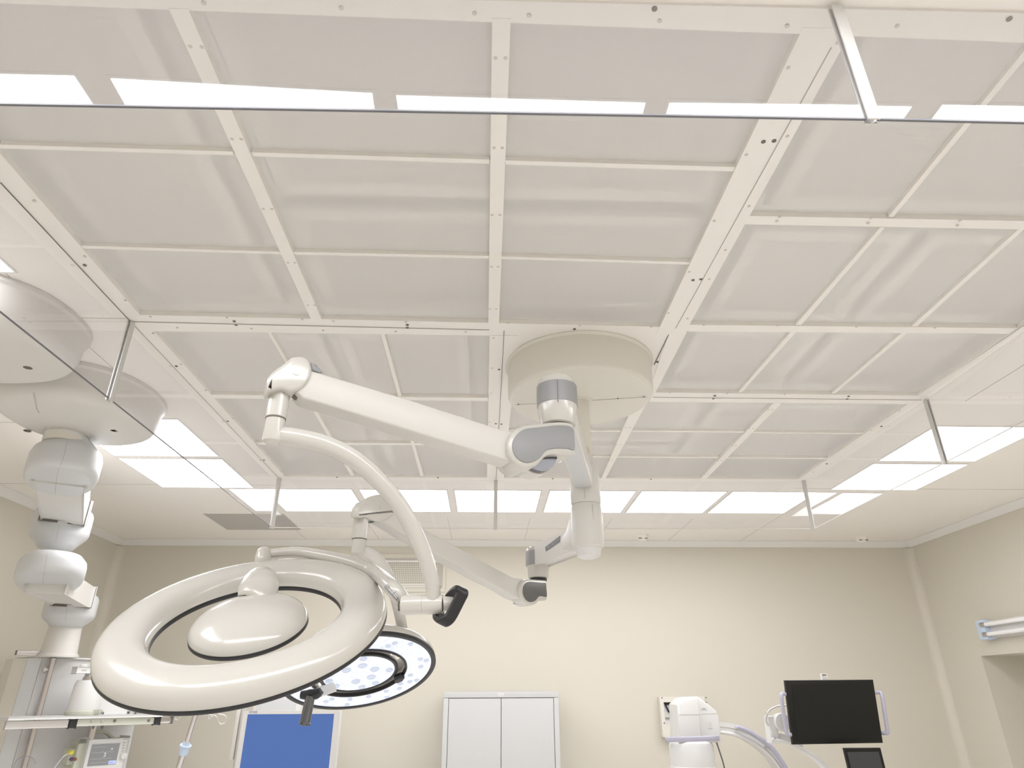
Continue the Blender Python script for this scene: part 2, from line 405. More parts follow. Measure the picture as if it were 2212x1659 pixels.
cent[-1] = 2*cent[-2]-cent[-3]
for cx, lb in zip(cent, fl): light_panel(cx-.302, cx+.302, yf0, yf1, lb, 'ceiling lights in the far row')
# right and left side columns
mx0, mx1 = 1.829*U, 2.285*U; nx0, nx1 = -1.691*U, -1.229*U
rb = [AZ(1796, 1056, H)[1], AZ(1886, 1001, H)[1], AZ(1899, 993.5, H)[1], AZ(2020, 920, H)[1]]
light_panel(mx0, mx1, rb[0], rb[1], 'white glowing ceiling panel on the right side, the farther of two in line', 'ceiling lights on the right side')
light_panel(mx0, mx1, rb[2], rb[3], 'white glowing ceiling panel on the right side, behind the slanting glass post', 'ceiling lights on the right side')
lb_ = [AZ(545, 1052, H)[1], AZ(480, 991, H)[1], AZ(471, 984, H)[1], AZ(385, 905, H)[1]]
light_panel(nx0, nx1, lb_[0], lb_[1], 'glowing ceiling panel on the left side, the farther one, clear of the pendant cover', 'ceiling lights on the left side')
light_panel(nx0, nx1, lb_[2], lb_[3], 'white glowing ceiling panel on the left side, half hidden by the rounded pendant cover', 'ceiling lights on the left side')
# nearer panels of the side columns (one corner shows at the left frame edge)
yl = AZ(20, 585, H)[1]
light_panel(nx0, nx1, yl, yl-.59, 'white glowing ceiling panel whose corner shows at the left edge of the picture', 'ceiling lights on the left side')
light_panel(nx0, nx1, yl-.66, yl-1.25, 'white ceiling panel on the left side, nearest to the viewer, out of view', 'ceiling lights near the viewer')
light_panel(mx0, mx1, yl, yl-.59, 'white ceiling panel on the right side, out of view beyond the right edge', 'ceiling lights near the viewer')
light_panel(mx0, mx1, yl-.66, yl-1.25, 'white ceiling panel on the right side, nearest to the viewer, out of view', 'ceiling lights near the viewer')
# near row: it shows as the bright reflections in the near glass
NY = .673*U
def mirror(px, ga, gb):                       # a mirrored ceiling point seen in the glass, put back where it really is
    v = AZ(*px, H)[:2]; d = nrm((gb-ga)[:2]); n_ = np.array([-d[1], d[0]]); return v-2*np.dot(v-ga[:2], n_)*n_
_np = c2_ = AZ(1802, 10, H)
near = [None, ((225, 170), (790, 202)), ((850, 207), (1387, 223)), ((1444, 223), (1970, 229)), ((2030, 231), None), None]
nx = [(-1.21, -.748), (-.698, -.233), (-.183, .28), (.33, .79), (.843, 1.305), (1.355, 1.8)]
for k, (a, b) in enumerate(nx):
    e = near[k]; a *= U; b *= U
    if e is None: e = ((0, 157), (160, 165)) if k == 0 else ((2030, 231), None)
    p = mirror(e[0], NL, _np if k < 4 else NR); yk = p[1]; sk = 0
    if e[1]: q = mirror(e[1], NL, _np); yk = (p[1]+q[1])/2; sk = q[1]-p[1]; (a, b) = (p[0], q[0]) if k in (1, 2, 3) else (q[0]-.61, q[0])
    else: a, b = (p[0], p[0]+.61) if k == 4 else (p[0]+.67, p[0]+1.28)
    light_panel(a, b, yk-.6, yk, 'white ceiling panel above the viewer, %s from the left in the mirrored row' % ['first', 'second', 'third', 'fourth', 'fifth', 'sixth'][k], 'ceiling lights near the viewer', sk)

# ------------------------------------------------------------------ laminar flow canopy
can = thing('airflow_canopy', ((NL[0]+FR[0])/2, (NL[1]+FR[1])/2, H), 'large white laminar airflow canopy set flush in the ceiling, divided by screwed metal strips', 'airflow canopy')
ZB, ZT = H-.006, H+.022
_pk = [0]
def prism(bm, quad, z0, z1):
    _pk[0] += 1; z0 -= (_pk[0] % 9)*.00009      # overlapping strips are never exactly level
    return rings(bm, [[(p[0], p[1], z) for p in quad] for z in (z0, z1)])
def beamY(a, b, y0, y1, z0=ZB, z1=ZT, name='frame_beam', m='frame'):
    A, B = Ln(*a), Ln(*b)
    return obj(name, prism(BM(), [(A.x(y0), y0), (B.x(y0), y0), (B.x(y1), y1), (A.x(y1), y1)], z0, z1), m, can, 0)
def beamX(a, b, x0, x1, z0=ZB, z1=ZT, name='frame_beam', m='frame'):
    A, B = Ln(*a), Ln(*b)
    return obj(name, prism(BM(), [(x0, A.y(x0)), (x1, A.y(x1)), (x1, B.y(x1)), (x0, B.y(x0))], z0, z1), m, can, 0)
def beamP(px, z0=ZB, z1=ZT, name='frame_beam', m='frame'):     # by four corners
    return obj(name, prism(BM(), [c2(p)[:2] for p in px], z0, z1), m, can, 0)
in_near = ((410, 18), (1726, 69)); far_in = ((616, 1027), (1725, 1032.7))
rowN = ((305, 677), (1425, 703)); rowF = ((335, 712.5), (1055, 722))
Lin = ((34, 365), (302, 676))
inN, fIN = Ln(*in_near), Ln(*far_in)
# perimeter strips
obj('frame_beam', prism(BM(), [NL[:2], NR[:2], (NR[0], inN.y(NR[0])), (NL[0], inN.y(NL[0]))], ZB-.001, ZT), 'frame', can, 0)
obj('frame_beam', prism(BM(), [FL[:2], FR[:2], (FR[0], fIN.y(FR[0])), (FL[0], fIN.y(FL[0]))], ZB-.001, ZT), 'frame', can, 0)
li = Ln((30, 360), (302, 676)); li2 = Ln((334.5, 713.7), (615, 1027))
yA, yB_ = Ln(*rowN).y(-1.3), Ln(*rowF).y(-1.3)
obj('frame_beam', prism(BM(), [NL[:2], (lnL.x(yB_), yB_), (li2.x(yB_), yB_), (li.x(yA), yA), (li.x(NL[1]), NL[1])], ZB, ZT), 'frame', can, 0)
obj('frame_beam', prism(BM(), [(lnL.x(yB_), yB_), FL[:2], (li2.x(FL[1]), FL[1]), (li2.x(yB_), yB_)], ZB, ZT), 'frame', can, 0)
ri = Ln((2180, 718), (1985, 850)); ri2 = Ln((1959, 871), (1725.5, 1032))
yC0, yC1 = Ln((1415, 845), (1800, 849.6)).y(1.9), Ln((1411, 865.5), (1669, 867.7)).y(1.9)
obj('frame_beam', prism(BM(), [NR[:2], (lnR.x(yC1), yC1), (ri2.x(yC1), yC1), (ri.x(yC0), yC0), (ri.x(NR[1]), NR[1])], ZB, ZT), 'frame', can, 0)
obj('frame_beam', prism(BM(), [(lnR.x(yC1), yC1), FR[:2], (ri2.x(FR[1]), FR[1]), (ri2.x(yC1), yC1)], ZB, ZT), 'frame', can, 0)
yNi = inN.y(0)-.01; yRow = Ln(*rowN).y(0)+.005
# long strips
beamY(((368, 17), (672, 685)), ((410, 18), (695, 685)), yNi, yRow, ZB-.002)
beamY(((1063, 44), (1055, 692)), ((1103, 45), (1078, 694)), yNi, yRow, ZB-.002)
beamY(((1726, 69), (1426, 700)), ((1818, 97), (1488, 700)), yNi, yRow+.07, ZB-.002)
yFi = fIN.y(0)+.01
beamY(((1057.5, 724), (1051.8, 1028.7)), ((1103.5, 883), (1089, 1029)), Ln(*rowF).y(0)-.005, yFi, ZB-.002)
beamP([(1444, 716), (1484, 712), (1415, 846), (1400, 846)], ZB-.002)
beamP([(1372, 862), (1400, 862), (1308, 1031), (1299, 1031)], ZB-.002)
beamP([(1670.7, 867), (1688, 868), (1524, 1033), (1511, 1033)], ZB-.002)
# row strips
xl0, xs0 = lnL.x(yA)+.03, c2((1484, 712))[0]
A, B = Ln(*rowN), Ln(*rowF)
obj('frame_beam', prism(BM(), [(xl0, A.y(xl0)), (xs0, A.y(xs0)), (xs0, B.y(xs0)), (xl0, B.y(xl0))], ZB, ZT), 'frame', can, 0)
xr0 = lnR.x(2.2)-.03
beamX(((1625, 463), (2212, 474)), ((1608, 481), (2212, 492)), c2((1615, 472))[0]-.01, lnR.x(1.6)-.02)
beamX(((1488, 698.5), (2185, 706)), ((1480, 713), (2180, 718)), c2((1484, 705))[0]-.01, xr0)
beamX(((1415, 845), (1800, 849.6)), ((1411, 865.5), (1669, 867.7)), c2((1411, 855))[0]-.3, xr0)
beamX(((460, 850), (1052, 857)), ((465, 858), (1052, 864)), li2.x(3.0)-.02, c2((1054, 860))[0])
# the blank steel plate round the lamp mount
beamP([(1084, 704), (1450, 712), (1400, 862), (1078, 862)], ZB+.0005, ZT, 'blank_plate', 'frame')
beamP([(1078, 855), (1400, 858), (1395, 868), (1077, 864)], ZB, ZT)
# thin bars
def tb(px): return beamP(px, ZB+.004, ZT, 'thin_bar')
for q in [[(0, 311), (503, 326), (506, 334), (0, 319)], [(543, 327.5), (1057, 343.5), (1057, 352.5), (546, 336)], [(1092, 345), (1589, 359.5), (1585, 369), (1092, 354)],
          [(170, 529), (604, 542.5), (607, 548), (175, 535)], [(634, 542.5), (1056, 551.5), (1056, 557), (636, 548.5)], [(1084, 552.5), (1493, 565), (1490, 570), (1083, 558)],
          [(550, 955), (1052, 957.5), (1052, 961.5), (556, 959.5)],
          [(1354, 929.3), (1608, 931.3), (1605, 933.8), (1352, 931.6)], [(1624, 932.5), (1874, 935), (1869, 937), (1622, 934.6)],
          [(1322, 985.3), (1553, 987), (1551, 989), (1320, 987.2)], [(1570, 987.2), (1788, 989), (1785, 991), (1568, 989.2)],
          [(1100, 928), (1340, 929.5), (1338, 932), (1100, 930.5)], [(1092, 983.5), (1318, 985.3), (1316, 987.2), (1092, 985.5)],
          [(2212, 108), (2212, 128), (1929, 467.5), (1918.5, 467)], [(1901, 490), (1911, 490), (1731, 700.5), (1718, 700.5)], [(2200, 494), (2212, 494), (1981, 704), (1968.5, 704)],
          [(1709, 715), (1721, 715), (1602, 847), (1594, 847)], [(1949, 717), (1961, 717), (1804, 849), (1796, 849)],
          [(577, 715), (584, 715), (766, 1027), (758, 1027)], [(822, 718), (830, 718), (915, 1028), (908, 1028)]]:
    tb(q)
# fine seams between neighbouring modules
def seam(a, b, wd=.0016, m='seam', z=ZB-.0035):
    P, Q = c2(a)[:2], c2(b)[:2]; d = nrm(Q-P); n_ = np.array([-d[1], d[0]])*wd
    return prism(BM(), [P+n_, P-n_, Q-n_, Q+n_], z, z+.003)
for a, b, mm in [((285, 691), (1057, 709), 'seaml'), ((1089, 711), (1071.5, 1034), 'seam'), ((1794, 97), (1459, 705), 'seaml'), ((1444, 719), (1413, 784), 'seam'), ((1411, 855), (1990, 861), 'seaml'), ((3, 390), (284, 692), 'seam'), ((284, 692), (603, 1031), 'seaml')]:
    obj('module_seam', seam(a, b, .0009, mm), mm, can, 0)
# cloth screens fill the whole opening just above the strips
zc = H+.012
obj('diffuser_screen', prism(BM(), [NL[:2]+.02, (NR[0]-.02, NR[1]+.02), FR[:2]-.02, (FL[0]+.02, FL[1]-.02)], zc, zc+.0004), 'cloth', can, 0)
# plenum with filter units behind the cloth
pl = BM(); x0, x1, y0, y1_ = NL[0]-.02, FR[0]+.05, NL[1]-.02, FL[1]+.03; zt = H+.42
for a, b in (((x0-.03, y0-.03, zt), (x1+.03, y1_+.03, zt+.02)), ((x0-.03, y0-.03, H+.04), (x0, y1_+.03, zt)), ((x1, y0-.03, H+.04), (x1+.03, y1_+.03, zt)), ((x0, y0-.03, H+.04), (x1, y0, zt)), ((x0, y1_, H+.04), (x1, y1_+.03, zt))):
    add_box(pl, a, b)
obj('plenum_box', pl, 'inner', can, 0)
ZF = H+.095
obj('bounce_plate', add_box(BM(), (x0, y0, ZF+.055), (x1, y1_, ZF+.06)), 'inner', can, 0)  # white reflector sheet, added to keep the space round the filters bright
def filt(xa, xb, ya, yb, sheet='perf'):
    f = .048; g = .014
    bm = BM(); add_box(bm, (xa, ya, ZF), (xb, ya+f, ZF+.05)); add_box(bm, (xa, yb-f, ZF), (xb, yb, ZF+.05)); add_box(bm, (xa, ya+f, ZF), (xa+f, yb-f, ZF+.05)); add_box(bm, (xb-f, ya+f, ZF), (xb, yb-f, ZF+.05))
    o = obj('filter_frame', bm, 'inner', can, 0)
    obj('filter_sheet', add_box(BM(), (xa+f, ya+f, ZF+.016), (xb-f, yb-f, ZF+.02)), sheet, o, 0)
    for a, b in [((cx-.03, yb-f-.012), (cx+.03, yb-f+.02)) for cx in (xa+(xb-xa)*.28, xa+(xb-xa)*.75)]+[((xa+f-.015, (ya+yb)/2-.03), (xa+f+.01, (ya+yb)/2+.03)), ((xb-f-.01, (ya+yb)/2-.03), (xb-f+.015, (ya+yb)/2+.03))]:
        obj('filter_clip', add_box(BM(), (*a, ZF-.004), (*b, ZF+.002)), 'inner', o, 0)
    gp = BM(); add_box(gp, (xa-g, ya-g, ZF+.02), (xb+g, ya, ZF+.03)); add_box(gp, (xa-g, yb, ZF+.02), (xb+g, yb+g, ZF+.03)); add_box(gp, (xa-g, ya, ZF+.02), (xa, yb, ZF+.03)); add_box(gp, (xb, ya, ZF+.02), (xb+g, yb, ZF+.03))
    obj('gap_shade_strip', gp, 'gap', o, 0)  # grey strip painted in for the shade in the gap round each filter
def pz(x, y): return AZ(x, y, ZF)
fx0 = (pz(446, 40)[0]+pz(606, 420)[0])/2; fx1 = (pz(1530, 440)[0]+pz(1680, 110)[0])/2
fm = pz(1070, 428)[1]; fn = pz(1070, 458)[1]
filt(fx0, fx1, fm-1.22, fm); filt(fx0, fx1, fn+.01, pz(1070, 672)[1])
filt(x0+.08, fx0-.16, pz(600, 200)[1]-.3, pz(500, 655)[1])
filt(fx1+.2, x1-.06, fm-1.3, pz(1900, 452)[1]); filt(fx1+.2, fx1+.75, pz(1900, 480)[1]+.06, pz(1900, 700)[1]-.03); filt(fx1+.82, x1-.06, pz(1900, 480)[1]+.06, pz(1900, 700)[1]-.03)
filt(fx1+.2, fx1+.75, pz(1700, 716)[1], pz(1700, 838)[1]); filt(fx1+.82, x1-.06, pz(1700, 716)[1], pz(1700, 838)[1])
filt(x0+.08, x0+.66, pz(700, 722)[1], pz(700, 1012)[1]); filt(x0+.74, -.1, pz(700, 722)[1], pz(700, 1012)[1])
filt(.1, 1.12, pz(1500, 870)[1]+.02, (pz(1500, 955)[1])); filt(.1, 1.12, (pz(1500, 955)[1])+.08, pz(1500, 1010)[1]+.05); filt(1.22, x1-.06, pz(1500, 870)[1]+.02, pz(1500, 1010)[1]+.05)
# bolts (dark) and screws (pale)
bm = BM(); lathe(bm, (0, 0, 0), (0, 0, -1), [(.006, 0), (.006, .002), (.0042, .0032), (.002, .0033)], 14); bolt0 = obj('bolt', bm, 'bolt', can); 
bm = BM(); lathe(bm, (0, 0, 0), (0, 0, -1), [(.0048, 0), (.0048, .001), (.0035, .002), (.0015, .0021)], 12); screw0 = obj('screw', bm, 'screw', can)
bolts = [(1414, 19), (2180, 41), (1649, 306), (1672, 304), (1497, 605), (1514, 603), (183, 573), (381, 791), (492, 910), (570, 994), (506, 694), (510, 702), (880, 702), (880, 708), (1241, 711), (1078, 798), (1071, 915), (1083, 916), (1067, 996), (1420, 782), (1544, 855), (1541, 861), (1833, 856), (1830, 862), (1904, 921), (1786, 1002), (1194, 1034), (1406, 1035), (728, 1031), (946, 1032)]
screws = [(411, 100), (436, 101), (501, 300), (521, 300), (569, 451), (587, 451), (622, 567), (637, 567), (665, 659), (679, 659), (1070, 125), (1092, 125), (1067, 319), (1085, 319), (1063, 464), (1080, 464), (1062, 576), (1076, 576), (1059, 667), (1072, 667),
          (1703, 146), (1612, 334), (1543, 477), (1489, 587), (1444, 676), (1810, 92), (1701, 294), (1618, 445), (1567, 540), (1532, 603), (1485, 688), (737, 17), (1025, 28), (440, 6), (1143, 33), (1425, 45), (1700, 56), (1938, 56),
          (74, 434), (183, 554), (271, 649), (325, 684), (490, 686), (653, 690), (720, 694), (877, 696), (1097, 698), (1252, 703), (1407, 706), (383, 708), (543, 710), (698, 714), (855, 716), (1006, 717), (331, 720), (391, 787), (444, 843), (503, 904), (555, 959), (608, 1018),
          (1066, 730), (1063, 795), (1061, 849), (1057, 912), (1056, 985), (1096, 942), (1087, 1020), (1685, 468), (1678, 478), (1882, 471), (1875, 482), (2074, 476), (2068, 487), (1520, 702), (1680, 703), (1850, 706), (2020, 708), (1447, 848), (1571, 850), (1695, 852),
          (1352, 923.5), (1361, 923.5), (1332, 960.5), (1341, 960.5), (1316, 993), (1323, 993), (1660, 884), (1669, 884.5), (1618, 925.5), (1627, 926), (1582, 962.5), (1590, 963), (1550, 995), (1558, 995), (1523, 1024), (1530, 1024), (1882, 930), (1943, 887), (1757, 1020), (1318, 1032), (1497, 1034), (650, 1030), (830, 1031)]
def place(src, pts):
    for i, p in enumerate(pts):
        o = src if i == 0 else src.copy()
        if i: C.objects.link(o); o.parent = can
        q = c2(p, ZB-.002); o.location = Vector(q)-can.location-Vector((0, 0, .001))
place(bolt0, bolts); place(screw0, screws[:100])

# ------------------------------------------------------------------ glass skirt
GZ = H-.3307; SEAM_L = c2((285, 692)); SEAM_R = c2((1999, 860)); MID = c2((1071, 1035)); NP = np.array([.5405*U, lnN.y(.5405*U), H]); NP = c2((1802, 10))
def post(p, label, d1, d2=None, zt=ZB-.003, r=.009):
    """slim aluminium H-section hanger"""
    t = BM(); d1 = nrm([d1[0], d1[1], 0]); n_ = np.array([-d1[1], d1[0], 0])
    zc_ = (GZ-.008+zt)/2; hh = zt-GZ+.008
    for s in (-1, 1): add_obox(t, (p[0]+n_[0]*s*.0065, p[1]+n_[1]*s*.0065, zc_), d1, n_, (0, 0, 1), .024, .004, hh, .0006)
    add_obox(t, (p[0], p[1], zc_), d1, n_, (0, 0, 1), .003, .011, hh)
    o = obj('hanging_post', t, 'alup', None, 30); return tag(o, label, 'post', 'slim metal posts of the glass skirt')
post(SEAM_L, 'slim grey metal post on the left glass skirt, in front of the pendant cover', lnL.q-lnL.p)
post(SEAM_R, 'slim grey metal post on the right glass skirt, crossing the nearer right light panel', lnR.q-lnR.p)
post(FL+np.array([.004, -.004, 0]), 'slim metal corner post at the far left corner of the glass skirt', (1, 1, 0))
post(FR+np.array([-.004, -.004, 0]), 'slim metal corner post at the far right corner of the glass skirt', (1, -1, 0))
post(MID, 'slim grey metal post in the middle of the far glass skirt', (1, 0, 0))
post(NP, 'bright metal post at the top right, hanging on the near glass skirt', (1, 0, 0))
def pane(p, q, label, dark, inset=.011):
    p, q = np.asarray(p[:2]), np.asarray(q[:2]); d = nrm(q-p); n_ = np.array([-d[1], d[0]])*.0025; p = p+d*inset; q = q-d*inset
    o = obj('glass_pane', prism(BM(), [p+n_, q+n_, q-n_, p-n_], GZ, ZB-.003), 'glass', None, 0)
    tag(o, label, 'glass panel', 'clear panes of the glass skirt')
    obj('ground_edge', prism(BM(), [p+n_*1.02, q+n_*1.02, q-n_*1.02, p-n_*1.02], GZ-.003, GZ), 'edge' if dark else 'edgel', o, 0)  # edge shading is painted: dark on near and left panes, bright on the others
pane(NP, NL-np.array([0.02, 0, 0]), 'long clear near glass pane across the top left, carrying bright panel reflections', True)
pane(NR, NP, 'clear near glass pane at the top right, right of the bright metal post', True)
pane(NL, SEAM_L, 'clear left glass pane in front of the near pendant cover', True)
pane(SEAM_L, FL, 'clear left glass pane between the grey post and the far left corner', True)
pane(FL, MID, 'clear far glass pane left of the middle post', False)
pane(MID, FR, 'clear far glass pane right of the middle post', False)
pane(FR, SEAM_R, 'clear right glass pane between the far right corner and the slanting post', False)
pane(SEAM_R, NR, 'clear right glass pane nearest to the right picture edge', False)

# ------------------------------------------------------------------ small fittings on ceiling and back wall
g = [c2(p) for p in ((440, 1109), (612, 1108), (645, 1143), (492, 1144))]
gx0, gx1, gy0, gy1 = min(g[0][0], g[3][0]), max(g[1][0], g[2][0]), (g[0][1]+g[1][1])/2, (g[2][1]+g[3][1])/2
t = thing('ceiling_grille', ((gx0+gx1)/2, (gy0+gy1)/2, H), 'square grey perforated ceiling grille near the far left corner', 'grille')
obj('perforated_plate', add_box(BM(), (gx0, gy0, H-.004), (gx1, gy1, H-.001)), 'perf2', t, 0)
bm = BM(); f = .006
for a, b in (((gx0-f, gy0-f), (gx1+f, gy0)), ((gx0-f, gy1), (gx1+f, gy1+f)), ((gx0-f, gy0), (gx0, gy1)), ((gx1, gy0), (gx1+f, gy1))): add_box(bm, (*a, H-.005), (*b, H-.0005))
obj('plate_frame', bm, 'ceil', t, 0)
for p, s in (((1387, 1156.5), 'left'), ((1860, 1160.5), 'right')):
    q = c2(p); q[1] = min(q[1], YB-.14)
    t = thing('smoke_detector', q, 'small round white smoke detector on the far ceiling, the %s of two' % s, 'smoke detector', 'smoke detectors by the back wall')
    bm = BM(); lathe(bm, q, (0, 0, -1), [(.056, 0), (.056, .016), (.050, .022), (.044, .030)], 32); obj('detector_base', bm, 'ceil', t)
    bm = BM(); lathe(bm, q-np.array([0, 0, .030]), (0, 0, -1), [(.040, 0), (.036, .012), (.02, .018), (.004, .019)], 32); obj('detector_cap', bm, 'ceil', t)
    for s2 in (-1, 1):
        obj('slot', add_obox(BM(), q+np.array([s2*.024, -.032, -.032]), (1, 0, 0), (0, 1, 0), (0, 0, 1), .032, .012, .006, .001), 'seam', t)
# vent in the back wall
def W(x, y, Y=YB): return AY(x, y, Y)
v0, v1 = W(812, 1197), W(961, 1279); o0, o1 = W(823, 1204), W(955.5, 1271)
t = thing('wall_vent', ((v0[0]+v1[0])/2, YB, v1[2]), 'cream framed air vent high on the back wall behind the curved lamp arms', 'vent')
bm = BM(); yv = YB-.012
def fr4(bm, a0, a1, b0, b1, ya, yb):
    add_box(bm, (a0[0], ya, b0[2]), (a1[0], yb, a0[2])); add_box(bm, (a0[0], ya, a1[2]), (a1[0], yb, b1[2]))
    add_box(bm, (a0[0], ya, b1[2]), (b0[0], yb, b0[2])); add_box(bm, (b1[0], ya, b1[2]), (a1[0], yb, b0[2])); return bm
obj('vent_flange', fr4(bm, v0, v1, o0, o1, yv, YB-.0005), 'wall', t, 0)
i0, i1 = W(836, 1215, YB), W(947, 1262, YB)
obj('vent_frame', fr4(BM(), o0, o1, i0, i1, YB-.006, YB-.001), 'beige', t, 0)
ba, bb = W(832, 1212.3), W(948, 1214.7)
obj('vent_bar', add_box(BM(), (ba[0], YB-.02, bb[2]), (bb[0], YB-.006, ba[2]), .002), 'alu', t, 0)
obj('vent_mesh', add_box(BM(), (i0[0], YB-.004, i1[2]), (i1[0], YB-.0008, i0[2])), 'mesh', t, 0)
bm = BM()
for a, b in (((826, 1206), (953, 1210)), ((826, 1264.5), (953, 1266)), ((826, 1269), (953, 1271)), ((949.5, 1210), (951, 1266)), ((953.5, 1204), (955.5, 1271))):
    p, q = W(*a), W(*b); add_box(bm, (p[0], YB-.0075, q[2]), (q[0], YB-.005, p[2]))
obj('vent_groove', bm, 'seaml', t, 0)
# twin tube lamp on the right wall
zU0, zU1 = AX(2118, 1340, XR-.05)[2], AX(2122, 1384, XR-.05)[2]
ya = AX(2118, 1360, XR-.05)[1]
t = thing('wall_tube_lamp', (XR, ya-.6, (zU0+zU1)/2), 'white wall lamp with two long tubes and light blue end cap above the recess', 'wall lamp')
zc_ = (zU0+zU1)/2; hz = (zU0-zU1)/2
obj('lamp_body', add_box(BM(), (XR-.045, ya-1.3, zc_-hz*.85), (XR-.001, ya-.02, zc_+hz*.85), .008), 'white', t)
obj('end_cap', add_box(BM(), (XR-.085, ya-.10, zc_-hz), (XR-.001, ya, zc_+hz), .02), 'bluecap', t)
obj('end_cap', add_box(BM(), (XR-.085, ya-1.32, zc_-hz), (XR-.001, ya-1.22, zc_+hz), .02), 'bluecap', t)
for s in (-1, 1):
    z = zc_+s*hz*.48
    obj('tube', add_cyl(BM(), (XR-.075, ya-.11, z), (XR-.075, ya-1.21, z), .016), 'tube', t)
    obj('tube_socket', add_cyl(BM(), (XR-.079, ya-.065, z), (XR-.079, ya-.112, z), .02, .017, 20), 'steel', t)

# ------------------------------------------------------------------ surgical lamps on the ceiling mount
def pj(w_):
    w_ = np.asarray(w_, float)-CAM; d = w_@FW; return np.array([1106+FPX*(w_@RT)/d, 829.5-FPX*(w_@UP)/d, d])
def zat(X, Y, y):
    lo, hi = 0.3, 3.3
    for _ in range(50):
        m_ = (lo+hi)/2
        if pj((X, Y, m_))[1] < y: hi = m_
        else: lo = m_
    return m_
def up(ax): return np.array([0, 0, 1.])
PX, PY = .39, 2.57
mount = thing('lamp_ceiling_mount', (PX, PY, H), 'round cream ceiling drum with a long vertical column carrying both surgical lamps', 'ceiling mount')
bm = BM(); lathe(bm, (PX, PY, H-.007), (0, 0, -1), [(.322, 0), (.322, .004), (.312, .012), (.310, .14), (.306, .150), (.298, .157), (.1, .162), (.05, .163)], 96)
obj('mount_drum', bm, 'beige', mount)
obj('drum_seam', add_obox(BM(), (PX, PY, H-.1705), (.98, -.17, 0), (.17, .98, 0), (0, 0, 1), .56, .0016, .0016), 'seaml', mount)
for s in (-.27, -.16, .16, .27):
    obj('drum_screw', lathe(BM(), (PX+s*.98, PY-s*.17, H-.168), (0, 0, -1), [(.004, 0), (.003, .003), (.001, .0032)], 10), 'bolt', mount)
obj('column', add_cyl(BM(), (PX, PY, 2.50), (PX, PY, 2.89), .036, seg=48), 'beige', mount)
bm = BM(); lathe(bm, (PX, PY, 2.888), (0, 0, -1), [(.055, 0), (.055, .008), (.050, .013), (.036, .014)], 48); obj('column_collar', bm, 'beige', mount)
# patch and knob sit on the near face of the column
def on_col(px, py, r_=.0362):
    p = AY(px, py, PY-r_); dx = np.clip((p[0]-PX)/r_, -.9, .9); a = math.asin(dx); return a, p[2]
a, z = on_col(1268, 975); bm = BM()
secs = []
for k in np.linspace(-1, 1, 13):
    zz = .022*math.sqrt(max(0.02, 1-k**4)); ang = a+k*.42
    secs.append([(PX+r_*math.sin(ang), PY-r_*math.cos(ang), z+s*zz) for r_, s in ((.0358, -1), (.0366, -1), (.0366, 1), (.0358, 1))])
obj('cover_patch', rings(bm, secs), 'patch', mount)
a, z = on_col(1273, 1003)
bm = BM(); p = np.array([PX+.034*math.sin(a), PY-.034*math.cos(a), z]); d = np.array([math.sin(a), -math.cos(a), 0])
lathe(bm, p, d, [(.008, 0), (.008, .008), (.004, .010), (.004, .016), (.0055, .017), (.0055, .022)], 16); obj('lock_screw', bm, 'steel', mount)
bm = BM(); lathe(bm, (PX, PY, 2.425), (0, 0, 1), [(.056, 0), (.060, .006), (.060, .10), (.058, .14), (.050, .175), (.0375, .20)], 64); obj('upper_hub', bm, 'creamarm', mount)
bm = BM(); lathe(bm, (PX, PY, 2.4245), (0, 0, -1), [(.055, 0), (.058, .004), (.062, .05), (.064, .13), (.062, .165), (.055, .172)], 64); obj('lower_hub', bm, 'creamarm', mount)
bm = BM(); lathe(bm, (PX, PY, 2.2525), (0, 0, -1), [(.052, 0), (.050, .006), (.045, .030), (.036, .036), (.02, .038)], 64); obj('hub_cap', bm, 'white', mount)
for z0, z1, dx in ((2.60, 2.43, -.012), (2.42, 2.256, .016)):
    obj('hub_seam', add_obox(BM(), (PX+dx, PY-math.sqrt(.0615**2-dx*dx), (z0+z1)/2), (1, 0, 0), (0, 1, 0), (0, 0, 1), .001, .002, abs(z0-z1)*.93), 'seaml', mount)

